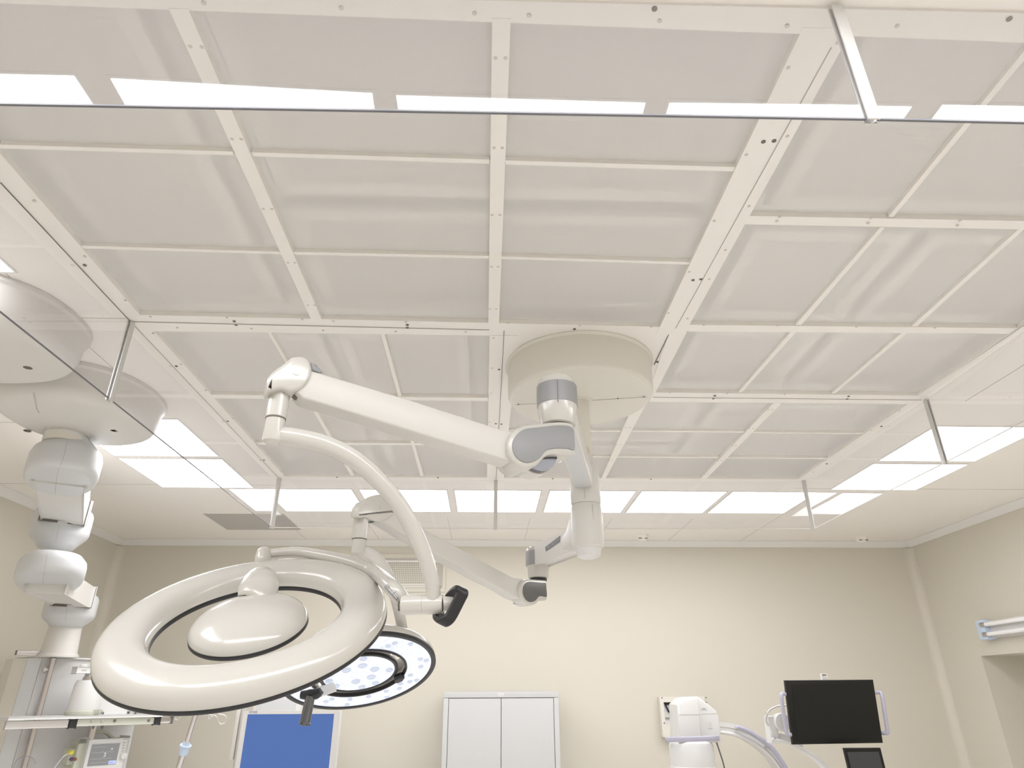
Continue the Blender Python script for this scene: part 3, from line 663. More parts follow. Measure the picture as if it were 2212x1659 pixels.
def lamp_head(root, c, n, Ro, Ri, h, Rc, hc, lit):
    n = nrm(n); a, b = frame_of(n); m = (Ro+Ri)/2; w_ = (Ro-Ri)/2
    pr = [(m+w_*np.sign(math.cos(t))*abs(math.cos(t))**.8, .006+h*abs(math.sin(t))**.8) for t in np.linspace(0, PI, 26)]
    ring = obj('ring_housing', lathe(BM(), c, n, pr+[(Ri+.004, .0), (Ro-.004, .0)], 128, close=True), 'cream', root, 50)
    g = .007 if not lit else .016
    def gask(r0, r1, z0, z1): 
        e = min(.002, (r1-r0)/3, (z1-z0)/3)
        return lathe(BM(), c, n, [(r0+e, z0), (r1-e, z0), (r1, z0+e), (r1, z1-e), (r1-e, z1), (r0+e, z1), (r0, z1-e), (r0, z0+e)], 128, close=True)
    obj('outer_gasket', gask(Ro-g, Ro+.0005, -.006, .0065), 'black', root, 50)
    obj('inner_gasket', gask(Ri-.0005, Ri+.007, -.008, .0075), 'black', root, 50)
    face = obj('light_face', lathe(BM(), c, n, [(Ri+.007, -.002), (Ro-g, -.002), (Ro-g, .0005), (Ri+.007, .0005)], 128, close=True), 'ledface' if lit else 'glassdark', root, 50)
    # middle lamp
    dome = [(Rc*math.cos(t), .006+hc*math.sin(t)**.9) for t in np.linspace(0, PI/2*.985, 22)]
    obj('centre_dome', lathe(BM(), c, n, [(Rc-.006, .0)]+dome, 96), 'cream', root, 50)
    obj('dome_gasket', gask(Rc-(.005 if not lit else .011), Rc+.0006, -.006, .0065), 'black', root, 50)
    cf = obj('centre_face', lathe(BM(), c, n, [(Rc-.011, .0005), (Rc-.011, -.003), (.004, -.003)], 96), 'ledface' if lit else 'glassdark', root, 50)
    if lit:
        def lens(par, q, r_):
            bmq = BM(); lathe(bmq, q, -n, [(r_, 0), (r_, .0015), (r_*.82, .0035), (r_*.7, .002), (r_*.25, .0015)], 14)
            obj('led_lens', bmq, 'ledring' if random.random() < .6 else 'led', par)
        for rr, cnt, off in ((.30, 18, .1), (.62, 24, 0), (.88, 10, .3)):
            R_ = Ri+.012+(Ro-Ri-g-.02)*rr
            for k in range(cnt): t = 2*PI*(k+off)/cnt; lens(face, c-n*.002+R_*(math.cos(t)*a+math.sin(t)*b), .0095)
        for rr, cnt, r_ in ((.42, 6, .016), (.78, 13, .013)):
            for k in range(cnt): t = 2*PI*(k+.4)/cnt; lens(cf, c-n*.003+Rc*rr*(math.cos(t)*a+math.sin(t)*b), r_)
    return a, b

# ---- the large lamp: extension arm, hinge, spring arm, bow, yoke, head
h1 = np.array([.196, 1.74, 2.35]); n1 = np.array([.421, -.907, 0.]); n1 = nrm(n1)
def A1(x, y, off=0): return AP(x, y, h1+off*n1, n1)
big = thing('surgical_light', h1, 'large ring shaped cream surgical lamp seen from its back, with dome in the middle', 'surgical lamp', 'surgical lamps')
d1 = nrm(np.array([PX, PY, 0])-np.array([h1[0], h1[1], 0])); s1 = np.array([-d1[1], d1[0], 0]); L1 = math.hypot(PX-h1[0], PY-h1[1])
cz = 2.522
obj('extension_arm', add_obox(BM(), (h1[0]+d1[0]*(L1/2-.0), h1[1]+d1[1]*(L1/2), cz), d1, s1, (0, 0, 1), L1-.11, .072, .084, .009), 'creamarm', big)
obj('arm_inlay', add_obox(BM(), (h1[0]+d1[0]*(L1/2), h1[1]+d1[1]*(L1/2), cz-.0425), d1, s1, (0, 0, 1), L1-.13, .058, .002, .0008), 'cool', big)
hub = BM(); lathe(hub, (h1[0], h1[1], 2.427), (0, 0, 1), [(.045, 0), (.050, .003), (.0545, .03), (.0575, .06), (.0585, .10), (.057, .125), (.049, .145), (.03, .150)], 64); obj('arm_hub', hub, 'cream', big)
gb = BM(); lathe(gb, (h1[0], h1[1], 2.487), (0, 0, 1), [(.0565, 0), (.0588, .001), (.0596, .035), (.0588, .063), (.0565, .064)], 64); obj('grey_band', gb, 'grey', big)
obj('hub_seam', add_obox(BM(), (h1[0]-.004, h1[1]-.0595, 2.512), (1, 0, 0), (0, 1, 0), (0, 0, 1), .0012, .003, .066), 'seam', big)
obj('bearing_ring', add_cyl(BM(), (h1[0], h1[1], 2.410), (h1[0], h1[1], 2.428), .041, seg=48), 'black', big)
def sc(pts, s, ox, oy): return [(x/s+ox, y/s+oy) for x, y in pts]
ban = sc([(115, 860), (160, 790), (230, 735), (310, 705), (430, 690), (540, 678), (700, 664), (800, 668), (870, 692), (893, 745), (902, 850), (908, 1000), (903, 1045), (860, 1058), (740, 1050), (640, 1052), (575, 1068), (520, 1110), (470, 1170), (410, 1205), (340, 1222), (270, 1210), (200, 1170), (145, 1110), (108, 1040), (98, 950)], 5.53, 1080, 790)
gry = sc([(165, 880), (215, 812), (270, 768), (340, 746), (440, 735), (540, 724), (640, 712), (720, 708), (820, 715), (873, 745), (888, 800), (897, 1002), (820, 990), (720, 986), (640, 990), (575, 1003), (532, 1030), (490, 1085), (430, 1132), (355, 1155), (280, 1148), (205, 1100), (165, 1035), (150, 960)], 5.53, 1080, 790)
o_ = .047
obj('hinge_housing', slab(BM(), cr([A1(*p, o_) for p in ban], 3, True), n1, .094, .008), 'cream', big, 40)
obj('grey_cover', slab(BM(), cr([A1(*p, o_+.003) for p in gry], 3, True), n1, .006, .002), 'grey', big, 40)
ctr = A1(1158, 978, 0); rr_ = np.linalg.norm(A1(1158, 1022, 0)-ctr)
obj('hinge_core', add_cyl(BM(), ctr+n1*.018, ctr-n1*.05, rr_*.97, seg=56), 'glassdark', big)
obj('hinge_rim', add_cyl(BM(), ctr+n1*.0, ctr-n1*.055, rr_*1.035, seg=56), 'creamarm', big)
arm = [(640, 846), (655, 860), (700, 873), (900, 935), (1080, 990), (1112, 1000), (1130, 1000), (1150, 965), (1125, 934), (1100, 931), (1085, 928), (1048, 916), (900, 868), (720, 814), (694, 806), (672, 800), (655, 820)]
obj('spring_arm', slab(BM(), [A1(*p, .031) for p in arm], n1, .062, .006), 'creamarm', big, 40)
obj('arm_slot', slab(BM(), [A1(*p, -.012) for p in [(672, 783), (684, 788), (697, 803), (690, 806), (676, 799)]], n1, .022, .002), 'grey', big)
obj('arm_slot', slab(BM(), [A1(*p, .012) for p in [(620, 843), (640, 850), (650, 860), (640, 858)]], n1, .02, .001), 'seam', big)
cap = sc([(245, 430), (275, 372), (330, 315), (480, 208), (560, 142), (640, 117), (730, 118), (800, 152), (842, 225), (858, 320), (835, 405), (780, 495), (700, 565), (600, 600), (530, 598), (450, 568), (350, 580), (262, 600), (238, 590), (236, 520)], 6.38, 540, 750)
obj('elbow_cover', slab(BM(), cr([A1(*p, .040) for p in cap], 3, True), n1, .060, .009), 'cream', big, 40)
kp = A1(640, 804, .0402); obj('elbow_button', add_cyl(BM(), kp-n1*.002, kp+n1*.001, .0075, seg=28), 'cream', big)
# knuckle: vertical sleeve and pin under the elbow
kx = A1(603, 860, 0); KX, KY = kx[0], kx[1]
zs0, zs1, zs2 = zat(KX, KY, 838), zat(KX, KY, 905), zat(KX, KY, 958)
kr = 22.2/FPX*pj((KX, KY, zs1))[2]
bm = BM(); lathe(bm, (KX, KY, zs1), (0, 0, 1), [(kr*.9, 0), (kr, .002), (kr, zs0-zs1)], 48); obj('sleeve', bm, 'cream', big)
bm = BM(); lathe(bm, (KX, KY, zs1-.001), (0, 0, -1), [(kr*.93, -.004), (kr*.93, zs1-zs2-.014), (kr*.88, zs1-zs2-.006), (kr*.6, zs1-zs2)], 48); obj('swivel_pin', bm, 'cream', big)
obj('sleeve_gap', add_cyl(BM(), (KX, KY, zs1-.0022), (KX, KY, zs1+.0005), kr*.97, seg=48), 'seam', big)
bowp = [(594, 940, 0), (640, 946, .0), (700, 960, .015), (762, 990, .03), (820, 1040, .05), (868, 1100, .065), (900, 1160, .075), (922, 1215, .08), (934, 1262, .085), (937, 1298, .085)]
d0 = pj((KX, KY, 2.30))[2]
bow = [AD(x, y, d0+k*1.0) for x, y, k in bowp]
obj('bow_tube', add_tube(BM(), cr(bow, 8), [.0222, .0218, .021, .020, .0185, .0172], 28), 'cream', big, 50)
dB = d0+.085
# pivot barrel
b0, b1, b2 = AD(867, 1307, dB), AD(913, 1306, dB), AD(956, 1305, dB); rB = 20.5/FPX*dB
ux = nrm(b2-b0)
bm = BM(); lathe(bm, b0, ux, [(rB*.55, -.003), (rB*.88, 0), (rB, .007), (rB, np.linalg.norm(b1-b0)-.0008)], 48); obj('pivot_barrel', bm, 'cream', big)
bm = BM(); lathe(bm, b1, ux, [(rB, .0006), (rB, np.linalg.norm(b2-b1)-.006), (rB*.93, np.linalg.norm(b2-b1))], 48); obj('pivot_barrel', bm, 'cream', big)
obj('barrel_gap', add_cyl(BM(), b1-ux*.001, b1+ux*.001, rB*.985, seg=48), 'seaml', big)
kk = AD(978, 1302, dB+.01)
bm = BM(); add_cyl(bm, b2-ux*.002, kk, rB*.82, rB*.62, 36); obj('handle_stub', bm, 'cream', big)
hp = [AD(x, y, dB+k) for x, y, k in [(973, 1290, .04), (984, 1279, .02), (993, 1275, .0), (999, 1281, -.01), (993, 1294, -.015), (975, 1329, -.03), (966, 1339, -.035), (955, 1342, -.03), (948, 1336, -.0), (947, 1322, .03)]]
hv = nrm(np.cross(hp[5]-hp[3], FW))
def rect_tube(pts, wv, wa, wb, ex=3.5, seg=24):
    secs = []
    for i, p in enumerate(pts):
        d = nrm(pts[min(i+1, len(pts)-1)]-pts[max(i-1, 0)]); b_ = nrm(wv-d*np.dot(wv, d)); a_ = np.cross(d, b_)
        secs.append([p+x*a_+y*b_ for x, y in supel(0, 0, wa, wb, ex, 0, seg)])
    return rings(BM(), secs)
obj('side_handle', rect_tube(cr(hp, 5), hv, .0085, .0145), 'black', big, 50)

c1 = np.array([-.6122, 1.8286, 1.896]); nl1 = nrm([-.0463, -.5513, .833])
Ro1, Ri1 = .348, .230
lamp_head(big, c1, nl1, Ro1, Ri1, .0513, .1445, .058, False)
def PL(x, y, z=0): return AP(x, y, c1+nl1*z, nl1)
nk = [PL(562, 1233, .035), PL(562, 1240, .045), PL(561, 1254, .050), PL(559, 1270, .050), PL(556, 1288, .044), PL(553, 1300, .030)]
obj('dome_neck', add_tube(BM(), cr(nk, 6), [.014, .036, .050, .054, .050, .030], 32, flat=(nl1, .62)), 'cream', big, 60)
yk = [PL(578, 1196, .065), PL(640, 1192, .060), PL(710, 1203, .055), PL(768, 1218, .050), PL(814, 1240, .044), AD(850, 1272, dB+.038), AD(873, 1300, dB+.03)]
yoke_o = obj('yoke_arm', add_tube(BM(), cr(yk, 8), [.013, .0155, .0175, .019, .020, .020, .019], 28), 'cream', big, 60)
st = [PL(574, 1190, .068), PL(571, 1196, .066), PL(568, 1207, .056), PL(566, 1222, .040)]
obj('yoke_foot', add_tube(BM(), cr(st, 6), [.012, .0225, .024, .024, .022], 28), 'cream', big, 60)
# printed strip on the yoke
yv = cr(yk, 8)
from mathutils.bvhtree import BVHTree
_off = wloc(yoke_o)
_bv = BVHTree.FromPolygons([v.co+_off for v in yoke_o.data.vertices], [tuple(p_.vertices) for p_ in yoke_o.data.polygons])
def on_yoke(x, y, lift=.0015):
    d_ = ray(x, y); h_ = _bv.ray_cast(Vector(CAM), Vector(nrm(d_)))
    p_ = np.array(h_[0]) if h_[0] is not None else AD(x, y, dB+.02)
    return p_-nrm(d_)*lift
def lerp(a, b, t): return (a[0]+(b[0]-a[0])*t, a[1]+(b[1]-a[1])*t)
def wrap_strip(q4, nu=9, nv=5):
    bm_ = BM(); G = []
    for lift in (.0016, .0002):
        G.append([[bm_.verts.new(Vector(on_yoke(*lerp(lerp(q4[0], q4[1], i_/nu), lerp(q4[3], q4[2], i_/nu), j_/nv), lift))) for j_ in range(nv+1)] for i_ in range(nu+1)])
    for g_ in G:
        for i_ in range(nu):
            for j_ in range(nv): bm_.faces.new((g_[i_][j_], g_[i_+1][j_], g_[i_+1][j_+1], g_[i_][j_+1]))
    return bm_
obj('printed_strip', wrap_strip([(838.5, 1264), (862, 1288), (859, 1301), (836.5, 1277)]), 'grey', big, 0, 'dark printed strip')
obj('printed_strip', wrap_strip([(831.5, 1258), (836.5, 1262.5), (835, 1276), (830, 1271)], 3, 3), 'grey', big, 0, 'small dark printed square')
for k_, (ux_, uy_) in enumerate([((840, 1272), (848, 1282)), ((843, 1269), (851, 1278)), ((850, 1283), (857, 1292)), ((853, 1281), (860, 1289)), ((847, 1280), (852, 1277))]):
    obj('strip_mark', add_tube(BM(), [on_yoke(*ux_, .0018), on_yoke(*lerp(ux_, uy_, .5), .0018), on_yoke(*uy_, .0018)], .0009, 6), 'textw', big)
obj('barrel_window', add_obox(BM(), AD(865, 1308, dB-.004), ux, UP, FW, .006, .018, .012, .002), 'seam', big)

# ---- the small lit lamp
h2 = np.array([.225, 3.0, 2.17]); n2 = nrm([.793, -.609, 0])
def A2(x, y, off=0): return AP(x, y, h2+off*n2, n2)
sm = thing('surgical_light', h2, 'small surgical lamp behind the big one, lit and showing its white lens face', 'surgical lamp', 'surgical lamps')
d2 = nrm(np.array([h2[0]-PX, h2[1]-PY, 0])); s2_ = np.array([-d2[1], d2[0], 0]); L2 = math.hypot(h2[0]-PX, h2[1]-PY)
zt2, zb2 = 2.338, 2.262
mid = np.array([PX, PY, 0])+d2*(L2/2+.02)
obj('extension_arm', add_obox(BM(), (mid[0], mid[1], (zt2+zb2)/2), d2, s2_, (0, 0, 1), L2-.03, .070, zt2-zb2, .008), 'creamarm', sm)
secs = []
for q_, hw, hh_, zc2 in [(.02, .054, .080, 2.325), (.055, .053, .076, 2.322), (.085, .046, .058, 2.310), (.115, .040, .045, 2.303), (.15, .0365, .040, 2.300), (.165, .034, .036, 2.300)]:
    b0_ = np.array([PX, PY, zc2])+d2*q_; secs.append([b0_+s2_*x_+np.array([0, 0, 1.])*y_ for x_, y_ in supel(0, 0, hw, hh_, 4, 0, 36)])
obj('arm_socket', rings(BM(), secs), 'creamarm', sm, 50)
sf = -s2_ if np.dot(-s2_, CAM-mid) > 0 else s2_
ps = mid+sf*.0355
def S2(x, y, off=0): return AP(x, y, np.array([ps[0], ps[1], 2.3])+sf*off, sf)
lp = [(1177.5, 1182), (1209.5, 1157.2), (1208.5, 1171), (1179, 1191)]
obj('name_plate', slab(BM(), [S2(*p, .0012) for p in lp], sf, .003), 'dgrey', sm, 20, 'dark name plate with pale writing')
tx = nrm(S2(1208.5, 1171)-S2(1179, 1191)); ty = nrm(np.cross(sf, tx)); ty = ty if ty[2] > 0 else -ty
hh = np.linalg.norm(S2(1177.5, 1182)-S2(1179, 1191))
Lp = np.linalg.norm(S2(1208.5, 1171)-S2(1179, 1191))
base = S2(1179, 1191, .0014)
if abs(np.dot(tx, tx)) > 0:
    text_obj('HEREX', 'plate_text', base+tx*Lp*.12+ty*hh*.40, tx, ty, hh*.36, 'textw', sm, .0002)
    text_obj('ACE1', 'plate_text', base+tx*Lp*.60+ty*hh*.55, tx, ty, hh*.30, 'textg', sm, .0002)
    text_obj('+', 'plate_mark', base+tx*Lp*.47+ty*hh*.32, tx, ty, hh*.8, 'textw', sm, .0002)
bm = BM(); lathe(bm, (h2[0], h2[1], 2.208), (0, 0, 1), [(.040, 0), (.045, .002), (.049, .045), (.053, .06), (.054, .11), (.050, .130), (.035, .138)], 56); obj('arm_hub', bm, 'cream', sm)
# grey patch wrapping the left of the hub
bm = BM(); secs = []; a0_ = math.atan2(-1, -.55)
for k in np.linspace(-1, 1, 19):
    ang = a0_-.62+k*.80
    secs.append([(h2[0]+r_*math.cos(ang), h2[1]+r_*math.sin(ang), z_) for r_, z_ in ((.052, 2.262), (.0548, 2.262), (.0552, 2.30), (.0545, 2.325), (.052, 2.325))])
obj('grey_band', rings(bm, secs), 'grey', sm)
obj('bearing_ring', add_cyl(BM(), (h2[0], h2[1], 2.196), (h2[0], h2[1], 2.21), .038, seg=40), 'black', sm)
ban2 = sc([(300, 1350), (315, 1270), (345, 1215), (390, 1190), (450, 1182), (560, 1188), (660, 1195), (693, 1205), (700, 1260), (706, 1380), (706, 1450), (700, 1492), (660, 1502), (600, 1503), (570, 1525), (530, 1555), (470, 1570), (410, 1562), (355, 1520), (318, 1450)], 6.91, 1080, 1080)
gry2 = sc([(345, 1350), (358, 1285), (395, 1238), (450, 1221), (560, 1228), (640, 1235), (688, 1240), (696, 1320), (703, 1440), (650, 1439), (600, 1437), (568, 1462), (540, 1498), (490, 1521), (430, 1518), (380, 1475), (352, 1415)], 6.91, 1080, 1080)
obj('hinge_housing', slab(BM(), cr([A2(*p, .043) for p in ban2], 3, True), n2, .055, .007), 'cream', sm, 40)
obj('grey_cover', slab(BM(), cr([A2(*p, .0455) for p in gry2], 3, True), n2, .005, .002), 'dgrey', sm, 40)
ct2 = A2(1132, 1282, 0); r2_ = np.linalg.norm(A2(1132, 1309.5, 0)-ct2)
obj('hinge_core', add_cyl(BM(), ct2+n2*.026, ct2-n2*.03, r2_, seg=48), 'creamarm', sm)
obj('arm_slot', slab(BM(), [A2(*p, .0) for p in [(1119, 1302), (1131, 1300), (1139, 1305.5), (1132, 1308.5)]], n2, .03, .001), 'glassdark', sm)
arm2 = [(818, 1118), (824, 1126), (835, 1131), (911, 1178), (1040, 1250), (1080, 1270), (1112, 1290), (1128, 1296), (1150, 1270), (1135, 1252), (1109, 1248), (1080, 1232), (1020, 1199), (922, 1147), (862, 1112), (848, 1100), (830, 1098)]
obj('spring_arm', slab(BM(), [A2(*p, .029) for p in arm2], n2, .058, .005), 'creamarm', sm, 40)
cap2 = sc([(150, 296), (152, 240), (165, 205), (200, 172), (245, 140), (320, 98), (375, 83), (435, 90), (485, 128), (512, 180), (522, 230), (545, 255), (520, 290), (480, 330), (420, 357), (350, 352), (285, 330), (250, 318), (200, 322), (158, 316)], 4.74, 740, 1050)
obj('elbow_cover', slab(BM(), cr([A2(*p, .038) for p in cap2], 3, True), n2, .034, .009), 'cream', sm, 40)
kp = A2(824.5, 1095.5, .0382); obj('elbow_button', add_cyl(BM(), kp-n2*.002, kp+n2*.0012, .0085, seg=28), 'cream', sm)
obj('arm_slot', slab(BM(), [A2(*p, .02) for p in [(797, 1121), (805, 1119), (815, 1125), (806, 1129)]], n2, .02, .002), 'dgrey', sm)
kx = A2(778.5, 1140, 0); KX2, KY2 = kx[0], kx[1]
zs0, zs1, zs2 = zat(KX2, KY2, 1112), zat(KX2, KY2, 1165), zat(KX2, KY2, 1198)
kr = 16.4/FPX*pj((KX2, KY2, zs1))[2]
bm = BM(); lathe(bm, (KX2, KY2, zs1), (0, 0, 1), [(kr*.9, 0), (kr, .002), (kr, zs0-zs1)], 48); obj('sleeve', bm, 'cream', sm)
bm = BM(); lathe(bm, (KX2, KY2, zs1-.001), (0, 0, -1), [(kr*.9, -.004), (kr*.9, zs1-zs2-.01), (kr*.84, zs1-zs2-.004), (kr*.6, zs1-zs2)], 48); obj('swivel_pin', bm, 'cream', sm)
obj('elbow_core', lathe(BM(), (KX2, KY2, zs0-.004), (0, 0, 1), [(kr*1.04, 0), (kr*1.1, .004), (kr*1.1, zat(KX2, KY2, 1092)-zs0), (kr*.9, zat(KX2, KY2, 1086)-zs0), (kr*.4, zat(KX2, KY2, 1083)-zs0)], 40), 'cream', sm, 50)
obj('sleeve_gap', add_cyl(BM(), (KX2, KY2, zs1-.0022), (KX2, KY2, zs1+.0005), kr*.95, seg=48), 'seam', sm)
c2l = np.array([-.4353, 2.4727, 1.8104]); nl2 = nrm([-.191, .3786, .9056]); Ro2, Ri2 = .262, .156
lamp_head(sm, c2l, nl2, Ro2, Ri2, .039, .131, .05, True)
def P2(x, y, z=0): return AP(x, y, c2l+nl2*z, nl2)
dk = pj((KX2, KY2, 2.2))[2]; de = pj(P2(874, 1392, .03))[2]
bw2 = [AD(x, y, dk+(de-dk)*k) for x, y, k in [(777, 1190, 0), (795, 1195, .0), (817, 1212, .1), (836, 1241, .25), (851, 1280, .45), (861, 1318, .65), (868, 1352, .85), (872, 1380, 1)]]
obj('bow_tube', add_tube(BM(), cr(bw2, 8), [.021, .020, .0185, .018, .018], 24), 'creamarm', sm, 60)
e1_ = P2(872, 1386, .035)
cdir = nrm(c2l-e1_+nl2*np.dot(e1_-c2l, nl2))
obj('yoke_foot', add_tube(BM(), [e1_-cdir*.012, e1_, e1_+cdir*.04, e1_+cdir*.055], [.018, .022, .022, .012], 24), 'cream', sm, 60)
# bridge between ring and middle lamp (back side) and the black fin
q0, q1 = P2(905, 1466, .012), P2(840, 1462, .02)
obj('dome_neck', add_tube(BM(), cr([P2(895, 1420, .035), P2(868, 1432, .045), P2(838, 1444, .045), P2(812, 1455, .045)], 6), [.02, .028, .034, .03], 24, flat=(nl2, .6)), 'cream', sm, 60)
obj('link_fin', slab(BM(), [P2(*p, -.002) for p in [(851, 1459), (864, 1452), (873, 1453), (868, 1460), (856, 1465)]], nl2, .02, .001), 'black', sm)
# sterile handle on its bracket at the near left of the ring
dh = 2.17
hb = [AD(x, y, dh+k) for x, y, k in [(722, 1484, .06), (705, 1490, .03), (690, 1495, .0)]]
obj('handle_bracket', rect_tube(cr(hb, 4), nl2, .006, .016), 'white', sm, 50)
obj('bracket_clamp', add_tube(BM(), cr([AD(694, 1492, dh), AD(683, 1499, dh), AD(668, 1501, dh), AD(650, 1501, dh)], 4), [.011, .0165, .017, .012], 20), 'black', sm, 60)
g0, g1 = AD(671, 1502, dh-.005), AD(658, 1564, dh-.03)
gd = nrm(g1-g0); gl = np.linalg.norm(g1-g0)
bm = BM(); lathe(bm, g0, gd, [(.0150, 0), (.0155, .01), (.0165, gl*.5), (.0170, gl-.012), (.0172, gl-.006), (.0190, gl-.004), (.0195, gl+.001), (.0180, gl+.002), (.002, gl+.002)], 40); obj('sterile_handle', bm, 'chrome', sm)

# ------------------------------------------------------------------ ceiling pendants on the left
def pendant_cover(t, cx, cy, a, b, e=2.3, zb=2.885):
    pr = [(H-.001, -.012), (H-.018, -.012), (H-.024, -.003), (H-.03, 0), (H-.11, .006), (zb+.035, .014), (zb+.018, .024), (zb+.006, .045), (zb, .075), (zb-.002, .16)]
    o = obj('ceiling_cover', loft_up(BM(), cx, cy, a, b, pr, e, 0, 72), 'creamarm', t, 50)
    return o
pa = thing('pendant_cover', (-1.95, 2.2, H), 'rounded cream ceiling cover at the left edge, nearer of two, seen through the glass', 'ceiling cover')
pendant_cover(pa, -1.95, 2.2, .375, .325)
def bolt_slot(t, px, zb, name='cover_bolt'):
    q = AZ(*px, zb); bm = BM(); lathe(bm, q+np.array([0, 0, .002]), (0, 0, -1), [(.016, 0), (.016, .003), (.012, .004), (.009, .003), (.002, .003)], 20); obj(name, bm, 'bolt', t)
bolt_slot(pa, (60, 794), 2.884)
pb = thing('equipment_pendant', (-1.92, 2.9, H), 'ceiling pendant with rounded cover and jointed white arm carrying the equipment column', 'ceiling pendant')
pendant_cover(pb, -1.915, 2.91, .325, .345, 2.2)
bolt_slot(pb, (59, 931), 2.884); bolt_slot(pb, (246, 930), 2.884)
lb0 = AZ(110, 858, 2.88); 
obj('cover_seam', slab(BM(), [AZ(*p, 2.8825) for p in [(71, 849), (73, 849), (80, 882), (86, 892), (84, 893), (78, 884)]], (0, 0, -1), .002), 'seaml', pb)
def cxy(px, py, Y): p = AY(px, py, Y); return p[0], p[1]
JO = []
def radial(x, y): return nrm([x, y, 0])
def joint(name, px, py, Y, a, b, ytop, ybot, neck_up=None, neck_dn=None, cone=.05, tilt=0, nc=None):
    """rounded joint housing, long axis along the arm; ytop/ybot are picture heights of its near edge"""
    x, y = cxy(px, py, Y); d_ = radial(x, y); rot = math.atan2(-d_[0], d_[1])
    xn, yn = x-d_[0]*b, y-d_[1]*b
    z1, z0 = zat(xn, yn, ytop), zat(xn, yn, ybot)
    pr = []
    if neck_up: pr += [(z1, -neck_up), (z1-cone*.5, .032), (z1-cone, .006), (z1-cone-.02, 0)]
    else: pr += [(z1, .05), (z1-.004, .028), (z1-.016, .010), (z1-.034, .001), (z1-.05, 0)]
    if neck_dn: pr += [(z0+.03, .0), (z0+.012, .005), (z0-.004, .018), (z0-cone*.6, a*.32), (z0-cone, -neck_dn)]
    else: pr += [(z0+.034, 0), (z0+.016, .004), (z0+.004, .016), (z0-.001, .034), (z0-.002, .06)]
    secs = []
    for z, i in pr:
        if i < -.01:
            aa = bb = -i; e = 2; cx_, cy_ = nc if nc is not None else (x-d_[0]*(b-a)*.8, y-d_[1]*(b-a)*.8)
        else: aa, bb, e, cx_, cy_ = a-i, b-i, 2.35, x, y
        tl = tilt*max(0, min(1, (z1-z)/(z1-z0)))
        secs.append([(qx, qy, z-tl*((qx-xn)*d_[0]+(qy-yn)*d_[1])/(2*b)) for qx, qy in supel(cx_, cy_, aa, bb, e, rot, 56)])
    o = obj(name, rings(BM(), secs), 'cool', pb, 60)
    JO.append(o); return x, y, z1, z0
# neck
nx_, ny_ = cxy(147, 935, 3.02)
obj('neck', add_cyl(BM(), (nx_, ny_, 2.83), (nx_, ny_, 2.886), .088, seg=48), 'beige', pb, 60)
J1 = joint('joint_housing', 128, 1045, 3.20, .156, .300, 930, 1008, .092, nc=(nx_, ny_))
J2 = joint('joint_housing', 137, 1122, 4.15, .160, .190, 1088, 1150, None, .092, .07)
nk_ = cxy(121, 1180, 4.06)
J3 = joint('joint_housing', 103, 1262, 3.92, .168, .29, 1176, 1234, .092, tilt=.055, nc=nk_)
J4 = joint('joint_housing', 156, 1302, 4.66, .152, .185, 1276, 1333, None, .088, .05)
def beam(a, b, z0, z1, wd):
    a, b = np.array(a), np.array(b); d = nrm([b[0]-a[0], b[1]-a[1], 0]); s = np.array([-d[1], d[0], 0]); L = math.hypot(*(b-a))
    m = (a+b)/2; return add_obox(BM(), (m[0], m[1], (z0+z1)/2), d, s, (0, 0, 1), L, wd, abs(z1-z0), .014)
def arm_between(J, K, bk, px, py, seam_y, hgt, wd):
    d_ = radial(K[0], K[1]); e_ = np.array([K[0], K[1]])-d_[:2]*(bk-.005)
    zz = zat(e_[0], e_[1], seam_y)
    obj('arm_box', beam((J[0], J[1]), e_, zz, zz+hgt, wd), 'creamarm', pb)
    obj('arm_gap', beam(e_-d_[:2]*.004, e_+d_[:2]*.004, zz-.0015, zz+hgt+.0015, wd+.003), 'seam', pb)
    obj('arm_end', beam(e_+d_[:2]*.002, (K[0], K[1]), zz-.005, zz+hgt+.005, wd+.012), 'cool', pb)
arm_between(J1, J2, .190, 131, 1122, 1125, .12, .215)
arm_between(J3, J4, .185, 146, 1305, 1306, .10, .195)
# seams down the housings
def seam_on(o, pts, nm='housing_seam'):
    of = wloc(o); bv = BVHTree.FromPolygons([v.co+of for v in o.data.vertices], [tuple(p_.vertices) for p_ in o.data.polygons]); out = []
    for x, y in cr([np.array([*p, 0.]) for p in pts], 6)[:] and [(q[0], q[1]) for q in cr([np.array([*p, 0.]) for p in pts], 6)]:
        h_ = bv.ray_cast(Vector(CAM), Vector(nrm(ray(x, y))))
        if h_[0] is not None: out.append(np.array(h_[0]))
    if len(out) > 2: obj(nm, add_tube(BM(), out, .0011, 6), 'seaml', pb)
seam_on(JO[0], [(146, 950), (138, 985), (127, 1015), (121, 1045), (119, 1078)])
seam_on(JO[1], [(128, 1132), (124, 1152), (121, 1170)])
seam_on(JO[2], [(103, 1192), (98, 1222), (93, 1250), (93, 1268)])
seam_on(JO[3], [(145, 1312), (143, 1328), (141, 1342)])
